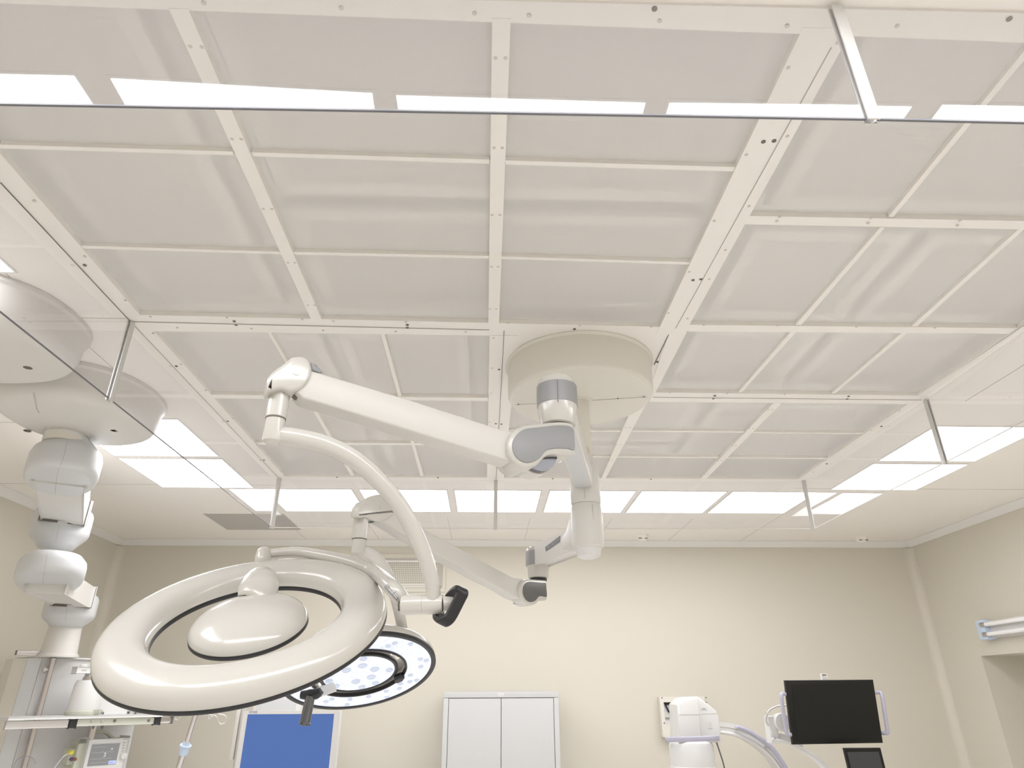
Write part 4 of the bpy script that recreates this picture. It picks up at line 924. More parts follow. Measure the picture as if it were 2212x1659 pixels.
# equipment column
nC = nrm([.77, -.63, 0]); uC = np.array([.63, .77, 0]); uC = nrm(uC); Q0 = AD(91, 1421, 4.20)
zTop = Q0[2]
def F(px, py, off=0): return AP(px, py, Q0+nC*off, nC)
uR = np.dot(F(322, 1424)-Q0, uC)
pcx, pcy = J4[0], J4[1]
obj('drop_tube', add_cyl(BM(), (pcx, pcy, zTop+.02), (pcx, pcy, J4[3]-.03), .105, .092, 48), 'creamarm', pb)
obj('tube_flange', lathe(BM(), (pcx, pcy, zTop+.002), (0, 0, 1), [(.118, 0), (.118, .012), (.108, .024), (.09, .028)], 48), 'creamarm', pb)
dep = .40
col = thing('equipment_column', (pcx, pcy, .55), 'tall white media column at the lower left, hung from the jointed pendant arm', 'equipment column')
def colbox(u0, u1, d0_, d1_, z0, z1, m, name, par, bev=.004):
    c_ = Q0+uC*(u0+u1)/2-nC*(d0_+d1_)/2; return obj(name, add_obox(BM(), (c_[0], c_[1], (z0+z1)/2), uC, nC, (0, 0, 1), abs(u1-u0), abs(d1_-d0_), abs(z1-z0), bev), m, par)
zBot = .62
colbox(0, uR, 0, dep, zBot, zTop, 'white', 'column_body', col)
colbox(-.015, uR+.015, -.015, dep+.015, zTop-.001, zTop+.010, 'white', 'top_plate', col)
# bevelled corner strips on the left side of the column
sideN = -uC
def colprism(us, name, m, par):
    P = [Q0+uC*u_-nC*v_ for u_, v_ in us]
    return obj(name, rings(BM(), [[(p[0], p[1], z) for p in P] for z in (zBot, zTop-.002)]), m, par, 0)
colprism([(-.001, .0), (-.001, .20), (-.055, .20), (-.055, .07)], 'corner_panel', 'blueish', col)
colprism([(-.056, .072), (-.056, .30), (-.10, .30), (-.10, .17)], 'corner_panel', 'beige', col)
for px, py in [((31), 1455), (17, 1511)]:
    p = AP(px, py, Q0-uC*.10+nC*-.2, nrm(nC*.9-uC*.4))
    obj('side_socket', add_obox(BM(), p, uC, nC, (0, 0, 1), .012, .04, .052, .003), 'seam', col)
# rail rod with knob
r0, r1 = F(116, 1419, .045), F(119, 1419, .045); r0[2] = zTop-.001; r1 = r0.copy(); r1[2] = zBot+.1
obj('rail_rod', add_obox(BM(), (r0+r1)/2, uC, nC, (0, 0, 1), .027, .02, r0[2]-r1[2], .004), 'steel', col)
obj('rod_cap', add_obox(BM(), r0+np.array([0, 0, .002]), uC, nC, (0, 0, 1), .030, .023, .007, .001), 'dgrey', col)
for zz in (F(98, 1446, .04)[2],):
    kq = r0.copy(); kq[2] = zz
    obj('rod_bracket', add_obox(BM(), kq-nC*.02, uC, nC, (0, 0, 1), .02, .045, .02, .003), 'steel', col)
    obj('rod_knob', lathe(BM(), kq-uC*.012, -uC, [(.008, 0), (.008, .012), (.017, .014), (.018, .030), (.012, .034)], 16), 'aluw', col)
# small rail on the top
tr0, tr1 = AD(36, 1410, 4.05), AD(92, 1411, 4.16)
obj('top_rail', rect_tube([tr0, tr0*.4+tr1*.6, tr1], (0, 0, 1), .006, .0135), 'steel', col)
obj('rail_end', rect_tube([tr0-nrm(tr1-tr0)*.006, tr0], (0, 0, 1), .0065, .014), 'dgrey', col)
# printed marks on the media panel
for px in [(232, 1505), (236, 1510), (255, 1519)]:
    p = F(*px, .0006); obj('panel_mark', add_obox(BM(), p, uC, nC, (0, 0, 1), .018, .001, .010), 'seaml', col)
# shelf
sz = F(200, 1550, .3)[2]
sh = thing('shelf_tray', F(190, 1550, .22), 'wide white equipment shelf on the pendant column, above the patient monitor', 'shelf')
SA, SB = F(18, 1552, .36), F(352, 1546, .36)
su0, su1 = np.dot(SA-Q0, uC), np.dot(SB-Q0, uC); sdp = .36
zS = (SA[2]+SB[2])/2
colS = lambda u0, u1, d0_, d1_, z0, z1, m, name, par, bev=.003: colbox(u0, u1, -d0_, -d1_, z0, z1, m, name, par, bev)
colS(su0, su1, .01, sdp, zS-.008, zS+.008, 'white', 'shelf_plate', sh, .003)
zr1, zr0 = zS-.010, F(150, 1571, sdp-.01)[2]
colS(su0+.0, np.dot(F(150, 1560, sdp)-Q0, uC), sdp-.03, sdp-.012, zr0, zr1-.004, 'aluw', 'front_rail', sh)
ub0, ub1 = np.dot(F(152, 1560, sdp)-Q0, uC), np.dot(F(168, 1560, sdp)-Q0, uC)
colS(ub0, ub1, sdp-.03, sdp-.008, zr0-.006, zr1-.001, 'black', 'rail_end_block', sh)
ur0, ur1 = np.dot(F(334, 1558, sdp)-Q0, uC), np.dot(F(348, 1558, sdp)-Q0, uC)
colS(ub1, ur0, sdp-.03, sdp-.012, zr0+.004, zr1-.001, 'green', 'front_rail', sh)
colS(ur0, ur1, sdp-.03, sdp-.008, zr0-.002, zr1-.001, 'black', 'rail_end_block', sh)
ur2 = np.dot(F(375, 1558, sdp)-Q0, uC)
colS(ur1, ur2-.01, sdp-.028, sdp-.014, zr0+.008, zr1-.003, 'steel', 'side_rail', sh)
colS(ur2-.012, ur2, sdp-.03, sdp-.012, zr0+.006, zr1-.001, 'dgrey', 'side_rail_cap', sh)
for px in [(199, 1558), (221, 1558), (248, 1557), (321, 1556.5)]:
    p = F(*px, sdp-.011); obj('rail_screw', lathe(BM(), p, nC, [(.0085, 0), (.0085, .003), (.003, .004)], 14), 'steel' if px[0] < 230 else 'bolt', sh)
for px in [(203, 1563), (222, 1563)]:
    p = F(px[0], 1566, sdp-.02); obj('hanging_knob', lathe(BM(), p, (0, 0, -1), [(.007, 0), (.008, .012), (.003, .024)], 12), 'dgrey', sh)
# white flask lamp (vaporiser) behind the shelf edge: body, collar, coiled tube
vt = thing('gas_vaporiser', F(182, 1545, .2), 'white cylindrical vaporiser standing on the white shelf, with coiled hose in front', 'vaporiser')
vp = F(178, 1538, .19); vz = zS+.0085
def zF(px, py, off): return F(px, py, off)[2]
vr = 31/FPX*pj(vp)[2]
obj('vaporiser_body', lathe(BM(), (vp[0], vp[1], vz+.028), (0, 0, 1), [(vr*1.0, 0), (vr*1.02, .01), (vr*.9, zF(182, 1475, .19)-vz-.035), (vr*.80, zF(182, 1470, .19)-vz-.028), (.03, zF(182, 1469, .19)-vz-.027)], 48), 'white', vt)
obj('vaporiser_base', lathe(BM(), (vp[0], vp[1], vz), (0, 0, 1), [(vr*1.02, 0), (vr*1.06, .006), (vr*1.06, .022), (vr*1.0, .028)], 40), 'green', vt)
for k in range(9):
    q = vp+uC*(-.005+k*.0105)+nC*(vr*1.0-.004-abs(k-3)*.0012); q[2] = vz+.0165
    ring = [q+np.array([0, 0, .0125])*math.cos(t)+(uC*.35+nC*.7)*.0085*math.sin(t) for t in np.linspace(0, 2*PI, 14, endpoint=False)]
    obj('hose_coil', add_tube(BM(), ring+[ring[0]], .0026, 8, caps=False), 'green', vt)
zt_ = zF(182, 1469, .19)
obj('vaporiser_neck', lathe(BM(), (vp[0], vp[1], zt_-.002), (0, 0, 1), [(.05, 0), (.045, .006), (.045, .02)], 32), 'steel', vt)
obj('vaporiser_neck', add_obox(BM(), (vp[0]+uC[0]*.02, vp[1]+uC[1]*.02, zt_+.032), uC, nC, (0, 0, 1), .09, .07, .025, .004), 'white', vt)
hd = F(178, 1448, .19)
obj('vaporiser_head', add_obox(BM(), (hd[0], hd[1], hd[2]), uC, nC, (0, 0, 1), .095, .07, .036, .005), 'white', vt)
obj('head_slot', add_obox(BM(), hd+nC*.036+uC*-.005, uC, nC, (0, 0, 1), .028, .003, .004, .0005), 'seaml', vt)
obj('head_knob', lathe(BM(), hd+np.array([0, 0, .017]), (0, 0, 1), [(.022, 0), (.022, .014), (.015, .02)], 24), 'white', vt)
# white device right of the vaporiser
dv = thing('white_device', F(265, 1540, .16), 'flat white boxed device on the shelf, right of the cylindrical vaporiser', 'medical device')
dA, dB_ = F(205, 1500, .10), F(288, 1500, .10)
u0, u1 = np.dot(dA-Q0, uC), np.dot(dB_-Q0, uC)
colS(u0, u1, .02, .10, zS+.009, zS+.22, 'white', 'device_body', dv, .006)
p = F(220, 1541, .101); obj('device_knob', lathe(BM(), p, nC, [(.011, 0), (.011, .006), (.007, .010), (.002, .0102)], 20), 'dgrey', dv)
p = F(277, 1540, .101); obj('device_button', add_obox(BM(), p, uC, nC, (0, 0, 1), .014, .006, .018, .002), 'dgrey', dv)
hc = thing('hose_connector', F(300, 1537, .25), 'small ribbed hose connector at the right of the white boxed device', 'hose connector')
hq0 = F(289, 1538, .20); hq0[2] = zS+.0095+.017
bm = BM(); lathe(bm, hq0, uC, [(.012, 0), (.0165, .001), (.0165, .02), (.012, .021), (.0155, .027), (.0115, .030), (.015, .037), (.0115, .040), (.0150, .046), (.012, .05), (.0145, .057), (.0145, .12), (.010, .124)], 24)
obj('ribbed_sleeve', bm, 'green', hc); obj('connector_ring', lathe(BM(), hq0+uC*.002, uC, [(.0172, 0), (.0176, .003), (.0172, .010)], 24), 'dgrey', hc)
# patient monitor hung below the shelf
pm = thing('patient_monitor', F(225, 1640, .2), 'small grey and white patient monitor with carry handle, hanging under the shelf', 'monitor')
om = .24
mA, mB = F(192, 1598, om), F(279, 1593, om)
mu0, mu1 = np.dot(mA-Q0, uC), np.dot(mB-Q0, uC)
mz1 = (mA[2]+mB[2])/2; mz0 = mz1-.255
colS(mu0, mu1, om-.12, om, mz0, mz1, 'white', 'monitor_body', pm, .012)
colS(mu0-.05, mu0+.012, om-.115, om-.02, mz0, mz1-.02, 'green', 'monitor_side', pm, .01)
sA, sB, sC = F(202, 1608, om), F(258, 1605, om), F(190, 1655, om)
scu0, scu1 = np.dot(sA-Q0, uC)-.008, np.dot(sB-Q0, uC)+.004
sz1 = sA[2]; sz0 = sC[2]
colS(scu0, scu1, om-.002, om+.0015, sz0, sz1, 'screen_pat', 'monitor_screen', pm, .001)
sw, shh = scu1-scu0, sz1-sz0
def SP(fu, fv, o=.0016): p = Q0+uC*(scu0+sw*fu)+nC*(om+o); return np.array([p[0], p[1], sz1-shh*fv])
def tr(us, m='trace', r_=.0005, nm='screen_line'):
    obj(nm, add_tube(BM(), [SP(*u_) for u_ in us], r_, 6), m, pm)
for fv in (.22, .40, .70, .88):
    pts = []
    for k in range(25):
        x = .05+k*.032; y = fv-.0+(-.06 if k % 8 == 4 else (.02 if k % 8 == 5 else 0)); pts.append((x, y))
    tr(pts if fv > .3 else [(.06, fv-.08), (.55, fv-.08)], r_=.00035)
text_obj('28', 'screen_digits', SP(.70, .30, .0018), uC, (0, 0, 1), .014, 'trace', pm, .0002)
text_obj('3', 'screen_digits', SP(.48, .62, .0018), uC, (0, 0, 1), .034, 'trace', pm, .0002)
c_ = SP(.86, .90, .0018); obj('screen_box', add_obox(BM(), c_, uC, nC, (0, 0, 1), sw*.26, .0006, shh*.17), 'scrblue', pm)
text_obj('MENU', 'screen_digits', SP(.76, .94, .0024), uC, (0, 0, 1), .009, 'text', pm, .0001)
p = F(266, 1633, om); obj('menu_knob', lathe(BM(), p-nC*.001, nC, [(.021, 0), (.021, .004), (.018, .014), (.014, .016)], 32), 'white', pm)
for k in range(4):
    p = F(268-k*1.0, 1604+k*6, om+.0005); obj('key', add_obox(BM(), p, uC, nC, (0, 0, 1), .012, .002, .005, .0008), 'seaml', pm)
p = F(271, 1596.5, om+.0005); obj('alarm_light', add_obox(BM(), p, uC, nC, (0, 0, 1), .024, .002, .004, .0008), 'purple', pm, label='dark alarm light strip')
# carry handle
ha, hb_ = np.dot(F(180, 1606, om-.05)-Q0, uC), np.dot(F(247, 1592, om-.05)-Q0, uC)
def HP(u_, z_): q = Q0+uC*u_+nC*(om-.06); return np.array([q[0], q[1], z_])
hz = F(215, 1581, om-.06)[2]
obj('carry_handle', rect_tube(cr([HP(ha-.01, mz1-.03), HP(ha+.02, mz1+.005), HP(ha*.75+hb_*.25, hz-.004), HP((ha+hb_)/2, hz), HP(ha*.3+hb_*.7, hz-.006), HP(hb_, mz1-.004)], 6), nC, .009, .016), 'green', pm, 60)
pq = F(199, 1575, om-.06)
obj('hanging_post', add_obox(BM(), (pq[0], pq[1], (zr0+mz1)/2), uC, nC, (0, 0, 1), .035, .035, zr0-mz1+.03, .003), 'steel', pm)
# colour plugs on its left side
for px, m_, nm, rr0 in [((154, 1626), 'yellow', 'yellow', .012), ((155, 1640), 'purple', 'purple', .010), ((162, 1640), 'brown', 'orange', .010)]:
    p = F(*px, om-.02); obj('side_plug', lathe(BM(), p-nC*.03, nC, [(rr0, 0), (rr0, .034), (rr0*.6, .038)], 18), m_, pm, label=nm+' plug')
colS(np.dot(F(158, 1624, om)-Q0, uC)-.01, np.dot(F(167, 1624, om)-Q0, uC), om-.10, om-.03, F(160, 1644, om)[2]-.02, F(160, 1618, om)[2], 'green', 'plug_panel', pm, .004)
cb = cr([F(152, 1627, om), F(140, 1632, om+.02), F(128, 1645, om+.02), F(118, 1659, om+.02), F(112, 1672, om+.02)], 6)
obj('sensor_cable', add_tube(BM(), cb, .0025, 8), 'white', pm)
lp_ = [F(x, y, .10) for x, y in [(78, 1650), (70, 1637), (55, 1634), (40, 1639), (31, 1652), (28, 1668)]]
t = tag(obj('cable_loop', add_tube(BM(), cr(lp_, 6), .0022, 8), 'lav'), 'thin grey blue cable looping beside the rail rod of the column', 'cable')

# ------------------------------------------------------------------ infusion stand
iv = thing('infusion_stand', AD(385, 1659, 3.5), 'leaning grey metal infusion pole with wire hooks, right of the patient monitor', 'infusion stand')
i0, i1 = AD(423, 1541, 3.35), AD(387, 1655, 3.30)
di = nrm(i1-i0); L_ = (i0[2]-.05)/(-di[2]); iend = i0+di*L_
sp_ = i0+di*(np.linalg.norm(AD(399, 1617, 3.32)-i0))
obj('upper_pole', add_cyl(BM(), i0, sp_, .0115, seg=24), 'steel', iv)
obj('lower_pole', add_cyl(BM(), sp_, iend, .0135, seg=24), 'steel', iv)
obj('height_collar', lathe(BM(), sp_-di*.035, di, [(.014, 0), (.017, .010), (.019, .014), (.028, .017), (.028, .022), (.022, .028), (.0215, .06), (.016, .064)], 28), 'bluecap', iv, label='pale blue clamp collar')
ft = np.array([iend[0], iend[1], 0])
for k in range(5):
    a = 2*PI*k/5; q = ft+np.array([.26*math.cos(a), .26*math.sin(a), .045])
    obj('base_leg', add_tube(BM(), [np.array([iend[0], iend[1], .075]), q], [.014, .010], 12), 'steel', iv)
    obj('castor', lathe(BM(), q+np.array([-math.sin(a), math.cos(a), 0])*-.010-np.array([0, 0, .02]), (-math.sin(a), math.cos(a), 0), [(.020, 0), (.025, .003), (.025, .017), (.020, .02)], 20), 'dgrey', iv)
def I(x, y, k=0): return AD(x, y, 3.35+k)
for pts in ([(423, 1541, 0), (410, 1540, .02), (396, 1540, .03), (390, 1546, .03), (383, 1555, .03), (378, 1552, .03), (380, 1544, .03)], [(423, 1541, 0), (438, 1541, -.02), (449, 1542, -.03), (449.5, 1551, -.03), (454, 1552, -.03), (457, 1547, -.03)],
            [(423, 1541, 0), (450, 1544, .01), (466, 1547, .02), (472, 1560, .02), (478, 1565, .02), (486, 1560, .03), (489, 1551, .03), (484, 1545, .03), (470, 1542, .02)], [(423, 1541, 0), (380, 1542, -.03), (366, 1544, -.04), (360, 1544, -.04), (356, 1541, -.04)]):
    obj('wire_hook', add_tube(BM(), cr([I(*p) for p in pts], 6), .0026, 10), 'chrome' if False else 'alu', iv)

# ------------------------------------------------------------------ endoscopy monitor with the blue screen
YM = 4.75
def Wm(x, y, o=0): return AY(x, y, YM+o)
s0, s1 = Wm(535, 1543), Wm(722, 1541)
f0, f1 = Wm(526, 1536), Wm(735, 1533.5)
em = thing('display_monitor', ((f0[0]+f1[0])/2, YM, 1.2), 'white framed display monitor glowing plain blue, below the large surgical lamp', 'monitor')
zb_ = f0[2]-.50
yy = YM
obj('monitor_case', add_box(BM(), (f0[0], yy+.006, zb_), (f1[0], yy+.07, f0[2]), .008), 'white', em)
bez = BM()
zt1 = s0[2]
for lo, hi in (((f0[0], f0[2]), (f1[0], zt1)), ((f0[0], zt1), (s0[0], zb_+.05)), ((s1[0], zt1), (f1[0], zb_+.05)), ((f0[0], zb_+.05), (f1[0], zb_))):
    add_box(bez, (lo[0], yy, min(lo[1], hi[1])), (hi[0], yy+.012, max(lo[1], hi[1])))
obj('monitor_bezel', bez, 'white', em, 0)
obj('blue_screen', add_box(BM(), (s0[0], yy+.004, zb_+.05), (s1[0], yy+.010, zt1)), 'bluescreen', em, 0)
q0_, q1_ = Wm(538, 1540.5), Wm(551, 1540.5)
text_obj('STORZ', 'maker_mark', (q0_[0], yy-.0005, q0_[2]), (1, 0, 0), (0, 0, 1), .0165, 'purpletxt', em, .0003)
ba_, bb_ = Wm(511, 1537, .02), Wm(519, 1537, .02); bz = Wm(500, 1641, .02)[2]
obj('side_bar', add_box(BM(), (ba_[0], yy+.02, bz), (bb_[0], yy+.045, ba_[2]+.03), .003), 'creamarm', em)
obj('side_bar', add_box(BM(), (bb_[0]+.002, yy+.03, zb_), (f0[0]+.001, yy+.06, ba_[2]+.03), .001), 'aluw', em)
dx_ = (f0[0]+f1[0])/2
obj('monitor_arm', add_cyl(BM(), (dx_, yy+.12, .1), (dx_, yy+.12, zb_+.3), .03, seg=24), 'aluw', em)
obj('arm_head', add_box(BM(), (dx_-.05, yy+.065, zb_+.18), (dx_+.05, yy+.13, zb_+.30), .006), 'aluw', em)
obj('cart_base', add_box(BM(), (dx_-.28, yy-.12, 0), (dx_+.28, yy+.36, .11), .02), 'white', em)
d0v, d1v = AY(520, 1520, YM+.30), AY(648, 1504, YM+.30)
bx = thing('white_cabinet_box', ((d0v[0]+d1v[0])/2, YM+.5, 0), 'tall plain white equipment box standing behind the blue screen', 'equipment box')
zt_b = AY(640, 1497, YM+.3)[2]
obj('box_body', add_box(BM(), (d0v[0]+.05, YM+.42, 0), (d1v[0]-.02, YM+.9, zt_b), .006), 'white', bx)
obj('box_front', add_box(BM(), (d0v[0]+.08, YM+.415, .1), (d1v[0]-.05, YM+.425, zt_b-.03), .002), 'cool', bx)

# ------------------------------------------------------------------ white cabinet on the back wall
YC = 5.72
cA, cB_ = AY(959, 1495, YC), AY(1206, 1493, YC)
x0c, x1c, zc1 = cA[0], cB_[0], (cA[2]+cB_[2])/2
cb_ = thing('two_door_cabinet', ((x0c+x1c)/2, YC, 0), 'white two-door metal cabinet standing against the back wall', 'cabinet')
bd = BM(); add_box(bd, (x0c, YC+.02, 0), (x1c, YB-.01, zc1)); 
obj('cabinet_body', bd, 'cabinet', cb_, 0)
zd = AY(1080, 1507, YC)[2]
obj('top_rail', add_box(BM(), (x0c, YC-.001, zd), (x1c, YC+.022, zc1), .002), 'cabinet', cb_)
xi0, xi1 = AY(970, 1510, YC)[0], AY(1195, 1508, YC)[0]; xm = AY(1082.5, 1509, YC)[0]
obj('side_frame', add_box(BM(), (x0c, YC+.0, .0), (xi0-.004, YC+.022, zd-.002), .002), 'cabinet', cb_)
obj('side_frame', add_box(BM(), (xi1+.004, YC+.0, .0), (x1c, YC+.022, zd-.002), .002), 'cabinet', cb_)
obj('door_gap', add_box(BM(), (xi0-.005, YC+.017, .05), (xi1+.005, YC+.0205, zd)), 'seaml', cb_, 0)
for a, b, s in ((xi0, xm-.0025, 1), (xm+.0025, xi1, -1)):
    dd = obj('door', add_box(BM(), (a, YC+.001, .06), (b, YC+.019, zd-.005), .002), 'cabinet', cb_)
    hx = (b-.05) if s > 0 else (a+.05)
    obj('door_handle', add_tube(BM(), cr([(hx, YC+.003, 1.05), (hx, YC-.03, 1.06), (hx, YC-.03, 1.16), (hx, YC+.003, 1.17)], 5), .005, 12), 'steel', dd)
obj('cabinet_base', add_box(BM(), (x0c+.02, YC+.01, 0), (x1c-.02, YC+.02, .06)), 'seaml', cb_, 0)
nq = AY(1082, 1500, YC)
obj('name_tag', add_box(BM(), (nq[0]-.024, YC-.002, nq[2]-.008), (nq[0]+.024, YC, nq[2]+.008)), 'white', cb_, 0)
text_obj('METALL', 'tag_text', (nq[0], YC-.0024, nq[2]-.003), (1, 0, 0), (0, 0, 1), .009, 'textg', cb_, .0002, 'CENTER')

# ------------------------------------------------------------------ distribution box on the back wall
e0, e1 = W(1425, 1505), W(1531, 1592)
eb = thing('distribution_box', ((e0[0]+e1[0])/2, YB, e1[2]), 'cream wall box with smoked windows, partly hidden behind the x-ray machine', 'distribution box')
yb = YB-.09
e0, e1 = AY(1425, 1505, yb), AY(1531, 1592, yb)
obj('box_body', add_box(BM(), (e0[0], yb+.02, e1[2]), (e1[0], YB-.0005, e0[2]), .006), 'beige', eb)
wa, wb = AY(1433.5, 1517, yb), AY(1527, 1565, yb)
obj('front_cover', fr4(BM(), e0, e1, wa, wb, yb, yb+.022), 'beige', eb, 0)
wm0, wm1 = AY(1472, 1517, yb)[0], AY(1492, 1517, yb)[0]
obj('cover_bridge', add_box(BM(), (wm0, yb, wb[2]), (wm1, yb+.02, wa[2])), 'beige', eb, 0)
obj('inner_plate', add_box(BM(), (wa[0], yb+.014, wb[2]), (wb[0], yb+.019, wa[2])), 'white', eb, 0)
for a_, b_ in ((1433.5, 1472), (1492, 1527)):
    ax0, ax1 = AY(a_, 1517, yb)[0], AY(b_, 1517, yb)[0]; zt0 = wa[2]; zt1_ = AY(1440, 1539, yb)[2]
    P = [(ax0, yb+.001, zt0), (ax1, yb+.001, zt0), (ax1-.02, yb-.004, zt1_), (ax0+.03, yb-.004, zt1_)]
    obj('smoked_window', slab(BM(), P, (0, -1, 0), .004), 'blackg', eb, 0)
    P = [(ax0+.022, yb-.0005, zt0-.022), (ax1-.012, yb-.0005, zt0-.022), (ax1-.026, yb-.006, zt1_+.012), (ax0+.038, yb-.006, zt1_+.012)]
    obj('window_flap', slab(BM(), P, (0, -1, 0), .003), 'grey', eb, 0)
zg = AY(1440, 1550.5, yb)[2]
obj('cover_groove', add_box(BM(), (wa[0]+.005, yb-.001, zg-.0015), (wb[0]-.005, yb+.013, zg+.0015)), 'seam', eb, 0)
for px in [(1430, 1507.5), (1525, 1507), (1435, 1562)]:
    p = AY(*px, yb); obj('cover_screw', lathe(BM(), p, (0, -1, 0), [(.006, 0), (.006, .001), (.002, .0015)], 14), 'bolt', eb)

# ------------------------------------------------------------------ mobile x-ray machine (C-arm)
YX = 5.2
def X(x, y, o=0): return AY(x, y, YX+o)
xr = thing('mobile_xray_machine', X(1500, 1640), 'white mobile x-ray machine with curved arm and lavender grips, right of the cabinet', 'x-ray machine')
hd = [(1464, 1522), (1475, 1510), (1486, 1506), (1507, 1504.5), (1518, 1512), (1549, 1535), (1549.5, 1541), (1553, 1545), (1557, 1580), (1559, 1601), (1548, 1604), (1468, 1606), (1466, 1560)]
obj('detector_housing', slab(BM(), [X(*p) for p in hd], (0, -1, 0), .26, .012), 'white', xr, 40)
# fuller rounded left half
lf = [(1464, 1523), (1476, 1511), (1488, 1507.5), (1507, 1505.5), (1512, 1541), (1517, 1595), (1514, 1603), (1468, 1604.5), (1466, 1560)]
obj('housing_front', slab(BM(), [X(*p, -.03) for p in lf], (0, -1, 0), .10, .014), 'white', xr, 40)
g0_, g1_ = X(1464, 1544, -.031), X(1549, 1542, -.031)
obj('housing_seam', add_box(BM(), (g0_[0]+.008, YX-.0312, g0_[2]-.0012), (X(1511, 1543, -.031)[0], YX-.0296, g0_[2]+.0012)), 'seaml', xr, 0)
g0_ = X(1516, 1542)
obj('housing_seam', add_box(BM(), (g0_[0], YX-.001, g0_[2]-.001), (X(1549, 1542)[0], YX+.002, g0_[2]+.001)), 'seaml', xr, 0)
q = X(1514.5, 1534); text_obj('OEC', 'maker_mark', (q[0], YX-.0008, q[2]), (1, 0, 0), (0, 0, 1), .021, 'textg', xr, .0004)
qa, qb = X(1525, 1558), X(1542, 1573)
obj('info_label', add_box(BM(), (qa[0], YX-.0012, qb[2]), (qb[0], YX+.001, qa[2])), 'white', xr, 0)
for k, wdt in enumerate((.018, .030, .024, .032, .028)):
    zz = qa[2]-.010-k*.009; obj('label_line', add_box(BM(), ((qa[0]+qb[0])/2-wdt/2, YX-.0016, zz-.0011), ((qa[0]+qb[0])/2+wdt/2, YX-.001, zz+.0011)), 'seaml', xr, 0)
cx_ = X(1499, 1640, .05); dd_ = pj(cx_)[2]; rC = 47.5/FPX*dd_
z1_ = X(1500, 1606, -.05)[2]
bm = BM(); lathe(bm, (cx_[0], cx_[1]+.04, z1_+.01), (0, 0, -1), [(rC*.82, 0), (rC*.95, .012), (rC*1.0, .03), (rC*1.0, .155), (rC*1.03, .158), (rC*1.04, .168), (rC*1.0, .172), (rC*.98, .24), (rC*.9, .25)], 64)
obj('detector_drum', bm, 'white', xr)
# lavender grip bar round the housing
lh = [X(x, y, o) for x, y, o in [(1443, 1600, .06), (1440.5, 1598, .0), (1444, 1597.5, -.09), (1470, 1597, -.115), (1510, 1596, -.115), (1545, 1594.5, -.10), (1551, 1594, -.05), (1549, 1593, .03)]]
obj('grip_bar', rect_tube(cr(lh, 6), (0, 0, 1), .010, .0165), 'lav', xr, 60, 'lavender grip bar')
# C-arc
arc_o = [(1554, 1560), (1575, 1562), (1600, 1567), (1628, 1580), (1655, 1599), (1680, 1624), (1703, 1658), (1722, 1700)]
arc_i = [(1554, 1583), (1575, 1586), (1598, 1592), (1622, 1603), (1648, 1621), (1670, 1642), (1692, 1676), (1706, 1712)]
ao, ai = cr([X(*p, .06) for p in arc_o], 6), cr([X(*p, .06) for p in arc_i], 6)
secs = [[p, q_, q_+np.array([0, .15, 0]), p+np.array([0, .15, 0])] for p, q_ in zip(ao, ai)]
ca = obj('curved_arm', rings(BM(), secs), 'white', xr, 50)
mo = [p*.58+q_*.42 for p, q_ in zip(ao, ai)]
obj('arm_groove', add_tube(BM(), [m_+np.array([0, -.0005, 0]) for m_ in mo], .0022, 6), 'seaml', xr)
mo2 = [p*.06+q_*.94+np.array([0, -.01, 0]) for p, q_ in zip(ao, ai)]
obj('arm_flange', add_tube(BM(), mo2, .012, 12), 'white', xr, 60)
rl = [(1591, 1574), (1594, 1571), (1612, 1577), (1638, 1592), (1663, 1611), (1683, 1636), (1700, 1664), (1712, 1692)]
obj('arm_grip', add_tube(BM(), cr([X(*p, .02) for p in rl], 6), [.013, .0155, .0155, .0155], 16), 'lav', xr, 60, 'lavender grip along the curved arm')
for px in [(1594, 1575), (1657, 1613)]:
    p = X(*px, .03); obj('grip_post', add_cyl(BM(), p, p+np.array([0, .05, 0]), .009, seg=14), 'aluw', xr)
cbx = [X(x, y, .02) for x, y in [(1548, 1604), (1556, 1628), (1564, 1655), (1570, 1690), (1574, 1730)]]
obj('black_cable', add_tube(BM(), cr(cbx, 5), .005, 10), 'dgrey', xr)
# lower part of the machine down to the floor (below the picture)
e_ = ao[-1]*.5+ai[-1]*.5
cc = np.array([X(1500, 1640)[0]+.03, YX+.13, .95]); 
low = [e_+np.array([0, .075, 0]), e_+np.array([.05, .075, -.22]), e_+np.array([.02, .075, -.48]), e_+np.array([-.10, .075, -.72])]
obj('curved_arm', add_tube(BM(), cr(low, 6), .06, 16), 'white', xr, 60)
obj('support_post', add_box(BM(), (e_[0]-.15, YX+.0, .2), (e_[0]+.12, YX+.28, .80), .03), 'white', xr)
obj('machine_base', add_box(BM(), (e_[0]-.45, YX-.1, 0), (e_[0]+.35, YX+.4, .22), .04), 'white', xr)

# ------------------------------------------------------------------ workstation with the two black screens
YS = 4.6
def S(x, y, o=0): return AY(x, y, YS+o)
ws = thing('screen_workstation', S(1800, 1640), 'white workstation at the lower right carrying two switched off black screens', 'workstation')
sa, sb, sc_, sd = (1696.5, 1469.5), (1886.5, 1468), (1908, 1605), (1713.5, 1608.5)
nS = np.array([0, -1., 0])
P = [S(*p) for p in (sa, sb, sc_, sd)]
obj('black_screen', slab(BM(), P, nS, .035, .006), 'blackg', ws, 40)
def lerp2(a, b, t): return (a[0]+(b[0]-a[0])*t, a[1]+(b[1]-a[1])*t)
inn = [(1710, 1479), (1882, 1478), (1897, 1595), (1722, 1597)]
obj('screen_glass', slab(BM(), [S(*p, -.0012) for p in inn], nS, .003), 'blackscr', ws, 0)
bk = [(1695, 1471), (1706, 1471), (1722, 1607), (1711, 1608)]
